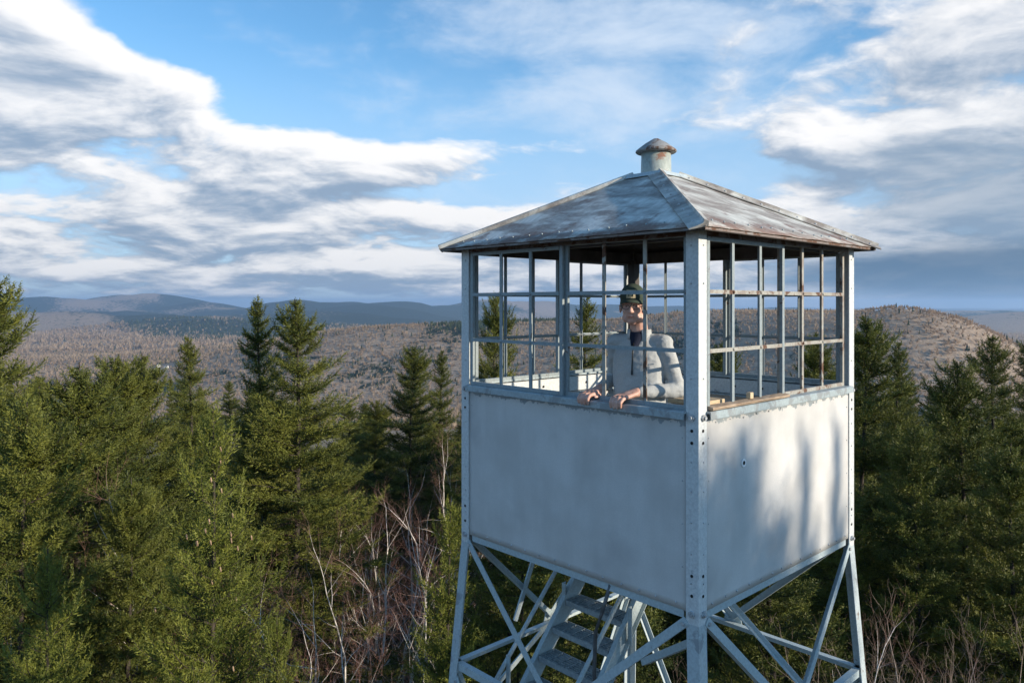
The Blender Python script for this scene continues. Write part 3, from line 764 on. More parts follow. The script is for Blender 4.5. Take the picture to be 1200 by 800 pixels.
for k in range(4):
    d0, d1 = dirs[k], dirs[(k + 1) % 4]
    b, uv = roof_face(d0, d1, k); o = b.build('roof_sheet', M['roof'], tower)
    ul = o.data.uv_layers.new(name='UVMap'); li = np.zeros(len(o.data.loops), np.int32); o.data.loops.foreach_get('vertex_index', li)
    ul.data.foreach_set('uv', np.array(uv, np.float32)[li].reshape(-1))
    # lap seams and screw heads on the sheet
    nrm = (d0 + d1).normalized(); tt = (d1 - d0).normalized(); sl = (nrm * -(ER - AR) / 1.414 + Z * (AZ_ - EZ)).normalized(); up = tt.cross(sl).normalized()
    if up.z < 0: up = -up
    mid = (d0 + d1) / 2 * ER + Z * (EZ + H)
    b = MB()
    for sx in np.linspace(-1.0, 1.0, 15):
        b.ball(mid + tt * (sx + random.uniform(-.02, .02)) + sl * (.10 + random.uniform(-.015, .015)) + up * .004, .0065, 8, 6)
    b.build('rivet', M['sill'], o)['kind'] = 'stuff'
    # fascia bead along the eave
    b = MB(); p0 = d0 * (ER - .012) + Z * (EZ + H - .010); p1 = d1 * (ER - .012) + Z * (EZ + H - .010)
    b.prism([(0, -.010), (.006, -.010), (.006, .004), (0, .004)], p0, p1, -nrm, Z); b.build('eave_edge', M['header'], o)
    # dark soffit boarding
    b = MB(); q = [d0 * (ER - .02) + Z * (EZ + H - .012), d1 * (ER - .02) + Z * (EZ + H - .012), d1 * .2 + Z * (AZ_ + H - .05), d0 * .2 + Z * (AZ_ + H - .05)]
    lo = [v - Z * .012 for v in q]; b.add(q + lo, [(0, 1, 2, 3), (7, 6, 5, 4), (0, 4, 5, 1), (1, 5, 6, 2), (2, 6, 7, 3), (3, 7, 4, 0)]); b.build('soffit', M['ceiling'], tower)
# hip caps: a flat strip beside the hip with a raised standing edge
for k in range(4):
    d0 = dirs[k]; nxt = dirs[(k + 1) % 4]; prv = dirs[(k - 1) % 4]
    p0 = d0 * (ER - .004) + Z * (EZ + H); p1 = d0 * AR + Z * (AZ_ + H); ax = (p1 - p0).normalized()
    def side_vec(other):
        n_ = (d0 + other).normalized(); tt = (other - d0).normalized(); sl = (n_ * -(ER - AR) / 1.414 + Z * (AZ_ - EZ)).normalized(); nn = tt.cross(sl)
        nn = nn if nn.z > 0 else -nn; v = (tt - ax * tt.dot(ax)).normalized(); return v, nn
    v1, n1 = side_vec(prv); v2, n2 = side_vec(nxt)
    b = MB(); w = .092; n = 26; rows = []
    for i in range(n + 1):
        t = i / n; c_ = p0 + (p1 - p0) * t; bump = .007 * abs(math.sin(t * 31 + k)) * random.uniform(.3, 1)
        rows.append([c_ + v1 * w + n1 * (.006), c_ + v1 * w + n1 * (.011 + bump * .3), c_ + v1 * .045 + n1 * (.013 + bump), c_ + v1 * .006 + n1 * .018, c_ + n1 * .030 + n2 * .006, c_ + v2 * .008 + n2 * .028, c_ + v2 * .016 + n2 * .006, c_ + v2 * .016 + n2 * .001])
    m_ = len(rows[0]); vv = sum(rows, []); ff = [(i * m_ + j, i * m_ + j + 1, (i + 1) * m_ + j + 1, (i + 1) * m_ + j) for i in range(n) for j in range(m_ - 1)]
    ff += [tuple(range(m_)), tuple(range(n * m_, n * m_ + m_))[::-1]]
    b.add(vv, ff); o = b.build('hip_cap', M['roof'], tower)
    ul = o.data.uv_layers.new(name='UVMap'); li = np.zeros(len(o.data.loops), np.int32); o.data.loops.foreach_get('vertex_index', li)
    uu = np.array([(j * .03 + 20 + k, .5 + i / n * 1.3) for i in range(n + 1) for j in range(m_)], np.float32); ul.data.foreach_set('uv', uu[li].reshape(-1))
    b = MB()
    for t in np.linspace(.05, .95, 11): b.ball(p0 + (p1 - p0) * t + v1 * .05 + n1 * .016, .009, 8, 6)
    b.build('rivet', M['bolt'], o)['kind'] = 'stuff'
# vent
b = MB(); q = [d * .27 + Z * (AZ_ + H - .025) for d in dirs]; q2 = [d * .24 + Z * (AZ_ + H + .006) for d in dirs]; q3 = [d * .12 + Z * (AZ_ + H + .012) for d in dirs]
b.add(q + q2 + q3, [(0, 1, 5, 4), (1, 2, 6, 5), (2, 3, 7, 6), (3, 0, 4, 7), (4, 5, 9, 8), (5, 6, 10, 9), (6, 7, 11, 10), (7, 4, 8, 11), (8, 9, 10, 11), (3, 2, 1, 0)])
M['vent'] = painted_steel('vent_paint', (.38, .42, .38), thr=.54, gthr=.62, rust=(.26, .14, .10), scale=7)
fl = b.build('vent_flashing', M['leg'], tower)
b = MB(); b.tube([(0, 0, H + AZ_ - .01), (0, 0, H + AZ_ + .02), (0, 0, H + 2.97)], [.128, .117, .112], 32); vp = b.build('vent_pipe', M['vent'], tower)
b = MB(); prof = [(.150, 2.950), (.158, 2.957), (.156, 2.968), (.085, 3.022), (.02, 3.060), (.001, 3.064)]
nn = 32; vv = [Vector((r_ * math.cos(6.28319 * i / nn), r_ * math.sin(6.28319 * i / nn), H + z)) for r_, z in prof for i in range(nn)]
ff = [(j * nn + i, j * nn + (i + 1) % nn, (j + 1) * nn + (i + 1) % nn, (j + 1) * nn + i) for j in range(len(prof) - 1) for i in range(nn)] + [tuple(range(nn))[::-1]]
b.add(vv, ff, True); M['ventcap'] = painted_steel('vent_cap_metal', (.30, .30, .29), thr=.55, gthr=.5, grey=(.22, .21, .20), scale=6); b.build('vent_cap', M['ventcap'], vp)


# ------------------------------------------------------------------ small things in the cab
st = empty('wooden_stand', cabp(.36, .0, .06)); tag(st, 'small pale wooden stand behind the man inside the lookout cab', 'stand')
sx, sy = .36, .0
def stp(x, y, z): return cabp(sx + x, sy + y, z)
for x in (-.12, .12):
    for y in (-.09, .09):
        b = MB(); b.prism([(-.02, -.02), (.02, -.02), (.02, .02), (-.02, .02)], stp(x, y, .06), stp(x, y, 1.05), ex, ey); b.build('leg', M['wood'], st, .003)
b = MB(); b.prism([(-.16, -.13), (.16, -.13), (.16, .13), (-.16, .13)], stp(0, 0, 1.05), stp(0, 0, 1.085), ex, ey); b.build('stand_top', M['wood'], st, .003)
for y in (-.115, .115):
    b = MB(); b.prism([(0, 0), (0, .09), (.018 * (1 if y < 0 else -1), .09), (.018 * (1 if y < 0 else -1), 0)], stp(-.14, y, .955), stp(.14, y, .955), ey, Z); b.build('apron', M['wood'], st, .002)
bk = MB(); q0 = FNR.p(.275, .01, Z_SILL + .0445); bk.prism([(-.02, 0), (.02, 0), (.02, .04), (-.02, .04)], q0, q0 - FNR.n * .03, FNR.t, Z); bo = bk.build('wood_block', M['wood'], None, .004)
tag(bo, 'small pale wooden block resting on the worn board of the window sill', 'block')


# ------------------------------------------------------------------ the man at the window
def skin_mat():
    m, g, b = mat('skin'); co = g.n('ShaderNodeTexCoord').outputs['Object']
    c = g.mix(g.ramp(g.noise(co, 22, 5, .6), .3, .7), (.55, .30, .225), (.68, .42, .33))
    g.put(b.inputs['Base Color'], c); b.inputs['Roughness'].default_value = .5; b.inputs['Subsurface Weight'].default_value = .08; b.inputs['Subsurface Radius'].default_value = (.01, .004, .002)
    return m
def cloth_mat(name, c, fold=.6):
    m, g, b = mat(name); co = g.n('ShaderNodeTexCoord').outputs['Object']
    n = g.noise(co, 260, 3, .6)
    g.put(b.inputs['Base Color'], g.mix(g.ramp(n, .3, .7), tuple(v * .86 for v in c), tuple(min(1, v * 1.1) for v in c))); b.inputs['Roughness'].default_value = .9; b.inputs['Specular IOR Level'].default_value = .15
    bp = g.n('ShaderNodeBump'); bp.inputs['Strength'].default_value = fold; bp.inputs['Distance'].default_value = .012
    g.put(bp.inputs['Height'], g.m('ADD', g.noise(co, 11, 4, .5, .6), g.m('MULTIPLY', n, .06))); g.put(b.inputs['Normal'], bp.outputs[0])
    return m
M['skin'] = skin_mat(); M['shirt'] = cloth_mat('grey_heather_fleece', (.45, .465, .46)); M['navy'] = cloth_mat('navy_tee', (.018, .022, .04), .3)
M['trousers'] = cloth_mat('dark_trousers', (.05, .05, .055)); M['boots'] = simple('brown_boots', (.06, .04, .025), .6)
M['cap'] = cloth_mat('dark_green_cap', (.055, .075, .060), .3); M['capbadge'] = simple('tan_badge', (.52, .44, .28), .8, .1); M['black'] = simple('black_plastic', (.012, .012, .012), .4, .1)
M['hair'] = simple('grey_hair', (.30, .28, .26), .8, .3, 60); M['eye'] = simple('dark_eye', (.03, .02, .015), .3, .1); M['lip'] = simple('lips', (.36, .13, .10), .5, .15)

man = empty('person', cabp(0, 0, .06))
tag(man, 'man in a grey quarter-zip pullover and dark green cap gripping the cab sill', 'person')
fl = H + .06
P0 = Vector((-.275, -.855, fl)); fwd = Vector((-.50, -.866, 0)).normalized(); lef = Vector((-fwd.y, fwd.x, 0)); man.location = P0
man_inv = Matrix.Translation(-P0)
def B(l, f, z): return P0 + lef * l + fwd * f + Z * z     # left, forward, up

def remeshed(mb, name, m_, parent, voxel, smooth=4, post=None, dec=1.):
    o = bpy.data.objects.new('t', mb.mesh('t')); COL.objects.link(o)
    r = o.modifiers.new('r', 'REMESH'); r.mode = 'VOXEL'; r.voxel_size = voxel; r.use_smooth_shade = True
    s_ = o.modifiers.new('s', 'SMOOTH'); s_.factor = .5; s_.iterations = smooth
    if dec < 1: d_ = o.modifiers.new('d', 'DECIMATE'); d_.ratio = dec
    dg = bpy.context.evaluated_depsgraph_get(); me = bpy.data.meshes.new_from_object(o.evaluated_get(dg)); me.name = name
    bpy.data.objects.remove(o)
    if post: post(me)
    me.polygons.foreach_set('use_smooth', [True] * len(me.polygons))
    q = bpy.data.objects.new(name, me); COL.objects.link(q); me.materials.clear(); me.materials.append(m_)
    q.parent = parent; q.matrix_parent_inverse = Matrix.Translation(-root_loc(parent)); return q

def capsule(mb, a, b_, ra, rb):
    a, b_ = Vector(a), Vector(b_); n = 3
    mb.ball(a, ra, 12, 8); mb.ball(b_, rb, 12, 8); mb.tube([a, b_], [ra, rb], 12)
def loft(mb, rings, n=20, pw=2.4):
    """rings: centre, half width (left), half depth (fwd): superellipse sections"""
    vs_ = []
    for c, w, d in rings:
        for k in range(n):
            t = 6.28319 * k / n; ct, st_ = math.cos(t), math.sin(t)
            vs_.append(Vector(c) + lef * w * math.copysign(abs(ct) ** (2 / pw), ct) + fwd * d * math.copysign(abs(st_) ** (2 / pw), st_))
    fs = [(i * n + k, i * n + (k + 1) % n, (i + 1) * n + (k + 1) % n, (i + 1) * n + k) for i in range(len(rings) - 1) for k in range(n)]
    fs += [tuple(range(n))[::-1], tuple(range((len(rings) - 1) * n, len(rings) * n))]
    mb.add(vs_, fs, True)

# key joints
shL, shR = B(.168, .0, 1.46), B(-.168, .0, 1.46)
elL, elR = B(.245, .0, 1.170) + Vector((.015, 0, 0)), B(-.245, -.15, 1.205)
FW = FLN
def sill_pt(fr, o, z): return FW.p(fr, o, z)
frL, frR = .738, .612
wrL, wrR = sill_pt(frL + .022, -.10, 1.222), sill_pt(frR + .004, -.105, 1.225)
# head frame: turned towards the camera
hf = Vector((-.27, -.96, -.05)).normalized(); hl = Z.cross(hf).normalized() * -1
hl = hf.cross(Z).normalized() * -1
if hl.dot(lef) < 0: hl = -hl
hu = hl.cross(hf).normalized()
if hu.z < 0: hu = -hu
hc = B(-.020, .075, 1.705)
rotH = Matrix((hl, hf, hu)).transposed()
def Hd(l, f, u): return hc + hl * l + hf * f + hu * u

body = MB()
# skull, face, jaw, nose, ears, neck
body.ball(Hd(0, -.012, .035), (.076, .096, .098), 20, 14, rotH)
body.ball(Hd(0, .022, -.035), (.062, .068, .075), 18, 12, rotH)
body.ball(Hd(0, .046, -.088), (.036, .036, .030), 14, 10, rotH)
for s_ in (-1, 1):
    body.ball(Hd(s_ * .040, .040, -.072), (.025, .035, .030), 12, 8, rotH)
    body.ball(Hd(s_ * .038, .062, -.022), (.024, .020, .022), 12, 8, rotH)
    body.ball(Hd(s_ * .080, -.012, -.012), (.010, .020, .033), 10, 8, rotH)
    body.ball(Hd(s_ * .030, .075, .028), (.026, .013, .009), 10, 8, rotH)
capsule(body, Hd(0, .082, .012), Hd(0, .103, -.026), .009, .014)
for s_ in (-1, 1): body.ball(Hd(s_ * .012, .094, -.029), (.009, .010, .008), 8, 6, rotH)
body.ball(Hd(0, .078, -.056), (.026, .012, .010), 10, 8, rotH)
body.ball(Hd(0, .074, -.070), (.022, .012, .007), 10, 8, rotH)
capsule(body, B(0, .03, 1.63), B(0, -.005, 1.48), .056, .064)
# trunk, arms and legs under the clothes
loft(body, [(B(0, 0, .92), .145, .095), (B(0, 0, 1.10), .135, .09), (B(0, 0, 1.32), .140, .09), (B(0, -.005, 1.42), .12, .07), (B(0, -.005, 1.48), .07, .055)])
for sh, el_, wr in ((shL, elL, wrL), (shR, elR, wrR)):
    capsule(body, sh - Z * .012, el_, .036, .034); capsule(body, el_, wr, .034, .027)
for s_ in (-1, 1):
    capsule(body, B(s_ * .09, 0, .92), B(s_ * .10, .02, .50), .082, .055); capsule(body, B(s_ * .10, .02, .50), B(s_ * .11, -.01, .09), .055, .038)
    capsule(body, B(s_ * .11, -.02, .045), B(s_ * .125, .15, .04), .040, .034)
# hands gripping the sill: fingers over the outer edge, thumb along the inner side
def hand(fr, wr, thumb):
    t = FW.t / 2.13
    def hp(al, o, z): return FW.p(fr, o, z) + FW.t * al
    offs = (-.039, -.0130, .0130, .038) if thumb < 0 else (.039, .0130, -.0130, -.038)   # index first
    lens = (.92, 1.0, .97, .80)
    for a, ln in zip(offs, lens):
        k0 = hp(a, -.012, 1.199); k1 = hp(a * 1.04, .036 * ln + .006, 1.197 - .006 * abs(a) / .03); k2 = hp(a * 1.05, .058, 1.168); k3 = hp(a * 1.0, .055, 1.168 - .034 * ln)
        capsule(body, wr + (k0 - wr) * .25 + FW.t * a * .3, k0, .016, .0150)
        capsule(body, k0, k1, .0138, .0124); capsule(body, k1, k2, .0124, .0108); capsule(body, k2, k3, .0108, .0094)
    capsule(body, wr, hp(0, -.05, 1.203), .031, .027)
    s_ = thumb
    b0 = wr + (hp(0, -.05, 1.2) - wr) * .45 + FW.t * s_ * .024; b1 = hp(s_ * .050, -.050, 1.188); b2 = hp(s_ * .060, -.024, 1.181); b3 = hp(s_ * .058, .004, 1.178)
    capsule(body, b0, b1, .016, .0130); capsule(body, b1, b2, .0125, .0115); capsule(body, b2, b3, .0112, .0095)
hand(frL, wrL, -1); hand(frR, wrR, 1)
remeshed(body, 'body', M['skin'], man, .0048, 3, None, .4)

# pullover
sh_ = MB()
loft(sh_, [(B(0, 0, .84), .178, .125), (B(0, 0, .98), .168, .120), (B(0, .005, 1.12), .166, .124), (B(0, .005, 1.27), .178, .132), (B(0, 0, 1.36), .174, .124), (B(0, -.008, 1.43), .155, .105), (B(0, -.010, 1.485), .100, .082), (B(0, -.006, 1.53), .070, .070)])
for sg, sh, el_, wr in ((1, shL, elL, wrL), (-1, shR, elR, wrR)):
    capsule(sh_, sh, el_, .058, .050); d = (wr - el_); capsule(sh_, el_, el_ + d * .90, .052, .038)
    cuff = el_ + d * .84
    capsule(sh_, sh + Vector((0, 0, .004)), B(sg * .07, -.012, 1.475), .060, .052)
def folds(me):
    n = len(me.vertices); co = np.zeros(n * 3); me.vertices.foreach_get('co', co); co = co.reshape(-1, 3); nr = np.zeros(n * 3)
    me.vertex_normals.foreach_get('vector', nr); nr = nr.reshape(-1, 3)
    a = fbm(co[:, 0] * 9 + co[:, 2] * 4, co[:, 1] * 9 + co[:, 2] * 15, 5, 3)
    b_ = fbm(co[:, 0] * 22, co[:, 2] * 34 + co[:, 1] * 16, 6, 2)
    me.vertices.foreach_set('co', (co + nr * (.013 * a + .009 * b_)[:, None]).reshape(-1)); me.update()
shirt = remeshed(sh_, 'pullover', M['shirt'], man, .0075, 5, folds)
# collar, zip, pocket
cm = MB(); n = 28
for (r0, r1, z0, z1) in ((.083, .078, 1.475, 1.555),):
    vs_, fs = [], []
    for j, (rr, zz, th_) in enumerate(((r0, z0, 0), (r1, z1, 0), (r1 - .008, z1 - .002, 0), (r0 - .010, z0, 0))):
        for k in range(n + 1):
            t = R(122) + R(296) * k / n                                   # opening to the front (fwd is at 90 degrees)
            zdrop = .0
            vs_.append(B(rr * 1.0 * math.cos(t), rr * math.sin(t) + .004, zz + zdrop))
    W = n + 1
    for j in range(4):
        for k in range(n): fs.append((j * W + k, j * W + k + 1, ((j + 1) % 4) * W + k + 1, ((j + 1) % 4) * W + k))
    fs += [(0, W, 2 * W, 3 * W), (W - 1, 4 * W - 1, 3 * W - 1, 2 * W - 1)]
    cm.add(vs_, fs, True)
cm.build('collar', M['shirt'], shirt)
zp = MB(); zp.tube([B(0, .110, 1.47), B(0, .127, 1.40), B(0, .138, 1.32), B(0, .140, 1.28)], .0045, 6); zp.tube([B(0, .143, 1.29), B(0.002, .145, 1.265)], .006, 6); zp.build('zip', M['black'], shirt)
tee = MB(); loft(tee, [(B(0, .020, 1.44), .030, .104), (B(0, .016, 1.49), .048, .084), (B(0, .006, 1.54), .064, .070)]); remeshed(tee, 'undershirt', M['navy'], man, .007, 3)
pk = MB(); pk.tube([B(.055, .143, 1.335), B(.10, .137, 1.335), B(.14, .120, 1.338)], .003, 6); pk.build('pocket_seam', M['sill'], shirt)
# trousers and boots
tr = MB(); loft(tr, [(B(0, 0, .82), .172, .118), (B(0, 0, .95), .168, .116), (B(0, 0, 1.02), .160, .112)])
for s_ in (-1, 1): capsule(tr, B(s_ * .085, 0, .84), B(s_ * .10, .02, .50), .098, .075); capsule(tr, B(s_ * .10, .02, .50), B(s_ * .11, -.01, .12), .075, .066)
remeshed(tr, 'trousers', M['trousers'], man, .011, 4)
for s_ in (-1, 1):
    bt = MB(); capsule(bt, B(s_ * .11, -.02, .12), B(s_ * .11, -.02, .06), .055, .056); capsule(bt, B(s_ * .11, -.03, .05), B(s_ * .127, .17, .045), .05, .045); remeshed(bt, 'boot', M['boots'], man, .009, 3)
# cap with peak and badge
cp = MB()
cp.ball(Hd(0, -.012, .062), (.083, .103, .088), 22, 14, rotH)
nv = len(cp.v)
cp.v = [tuple(Vector(v) if (Vector(v) - Hd(0, 0, .036)).dot(hu) > 0 else Vector(v) - hu * (Vector(v) - Hd(0, 0, .036)).dot(hu)) for v in cp.v]
capo = cp.build('cap', M['cap'], man)
pkm = MB(); vs_, fs = [], []; n = 14
for side in (0, 1):
    for j in range(5):
        for k in range(n + 1):
            a = R(-78 + 156 * k / n); e = j / 4
            l = math.sin(a) * (.080 + .002 * e); f_ = -.012 + math.cos(a) * (.100 + .052 * e * math.cos(a * .6)) 
            u_ = .050 - .010 * e - .004 * e * e - 2.6 * l * l * (.4 + .6 * e) - .004 * side
            vs_.append(Hd(l, f_, u_))
W = n + 1; O = 5 * W
for j in range(4):
    for k in range(n): q = (j * W + k, j * W + k + 1, (j + 1) * W + k + 1, (j + 1) * W + k); fs += [q, tuple(O + w for w in q[::-1])]
for k in range(n): fs.append((4 * W + k, 4 * W + k + 1, O + 4 * W + k + 1, O + 4 * W + k)); 
for j in range(4): fs += [(j * W, (j + 1) * W, O + (j + 1) * W, O + j * W), ((j + 1) * W + n, j * W + n, O + j * W + n, O + (j + 1) * W + n)]
pkm.add(vs_, fs, True); pkm.build('peak', M['cap'], capo)
bd = MB(); vs_ = []
for o_ in (.0, .003):
    for i in range(5):
        for j in range(4):
            l = -.030 + .060 * i / 4; u_ = .058 + .052 * j / 3; ff_ = math.sqrt(max(0, 1 - (l / .083) ** 2 - ((u_ - .062) / .088) ** 2)); vs_.append(Hd(l, -.012 + .103 * ff_ + .001 + o_, u_))
fs = []
for i in range(4):
    for j in range(3): q = (i * 4 + j, (i + 1) * 4 + j, (i + 1) * 4 + j + 1, i * 4 + j + 1); fs += [tuple(20 + w for w in q), q[::-1]]
for i in range(4): fs += [(i * 4, i * 4 + 20, i * 4 + 24, i * 4 + 4), (i * 4 + 3, i * 4 + 7, i * 4 + 27, i * 4 + 23)]
for j in range(3): fs += [(j, j + 1, j + 21, j + 20), (16 + j, 36 + j, 37 + j, 17 + j)]
bd.add(vs_, fs); bdo = bd.build('badge', M['capbadge'], capo)
mk = MB()
for l in (-.013, .011):
    ff_ = math.sqrt(1 - (l / .083) ** 2 - ((.075 - .062) / .088) ** 2)
    mk.bar(Hd(l, -.012 + .103 * ff_ + .005, .070), Hd(l, -.012 + .103 * ff_ + .0035, .092), .009, .003, hf)
mk.build('badge_mark', M['cap'], bdo)
hr = MB(); hr.ball(Hd(0, -.020, .012), (.0795, .092, .060), 20, 12, rotH)
hr.v = [v for v in hr.v]; hro = hr
kept = MB()
for f_ in hr.f:
    c_ = sum((Vector(hr.v[i]) for i in f_), Vector()) / len(f_); d_ = c_ - hc
    if d_.dot(hf) < .028 and d_.dot(hu) > -.045: kept.f.append(f_); kept.sm.append(True)
kept.v = hr.v; ho = kept.build('hair', M['hair'], man); sm = ho.modifiers.new('t', 'SOLIDIFY'); sm.thickness = .004
# glasses, eyes, mouth, brows
gl = MB()
for s_ in (-1, 1):
    ring = [Hd(s_ * .034 + .024 * math.cos(t), .098 - .25 * abs(s_ * .034 + .024 * math.cos(t)) ** 1.3, .002 + .016 * math.sin(t)) for t in np.linspace(0, 6.2832, 17)]
    gl.tube(ring, .0018, 6, cap=False); gl.tube([Hd(s_ * .058, .090, .006), Hd(s_ * .082, .05, .008), Hd(s_ * .086, -.01, .004)], .0018, 6)
gl.tube([Hd(-.010, .098, .004), Hd(0, .102, .007), Hd(.010, .098, .004)], .0018, 6); gl.build('glasses', M['black'], man)
for s_ in (-1, 1):
    ey = MB(); ey.ball(Hd(s_ * .031, .068, .004), (.008, .010, .0045), 10, 8, rotH); ey.build('eye', M['eye'], man)
mo = MB(); mo.ball(Hd(0, .0855, -.063), (.021, .006, .0035), 10, 8, rotH); mo.build('mouth', M['lip'], man)

# ------------------------------------------------------------------ trees
def unit(v): return v / (np.linalg.norm(v, axis=-1, keepdims=True) + 1e-9)

def tubes_np(segs, sides=4):
    """segs: array rows p0(3) p1(3) r0 r1 size0 size1 -> verts, quads, size attr"""
    S = np.asarray(segs, float); p0, p1 = S[:, 0:3], S[:, 3:6]; d = unit(p1 - p0)
    ref = np.where(np.abs(d[:, 2:3]) > .9, np.array([[1., 0, 0]]), np.array([[0, 0, 1.]])); ax = unit(np.cross(d, ref)); ay = np.cross(d, ax)
    a = np.arange(sides) * 2 * np.pi / sides; ca, sa = np.cos(a)[None, :, None], np.sin(a)[None, :, None]
    ring = ax[:, None] * ca + ay[:, None] * sa
    V = np.concatenate([p0[:, None] + ring * S[:, 6, None, None], p1[:, None] + ring * S[:, 7, None, None]], 1)
    n = len(S); base = np.arange(n)[:, None] * 2 * sides; k = np.arange(sides)[None]; k2 = (k + 1) % sides
    F = np.stack([base + k, base + k2, base + sides + k2, base + sides + k], -1).reshape(-1, 4)
    at = np.concatenate([np.repeat(S[:, 8:9], sides, 1), np.repeat(S[:, 9:10], sides, 1)], 1).reshape(-1)
    return V.reshape(-1, 3), F, at

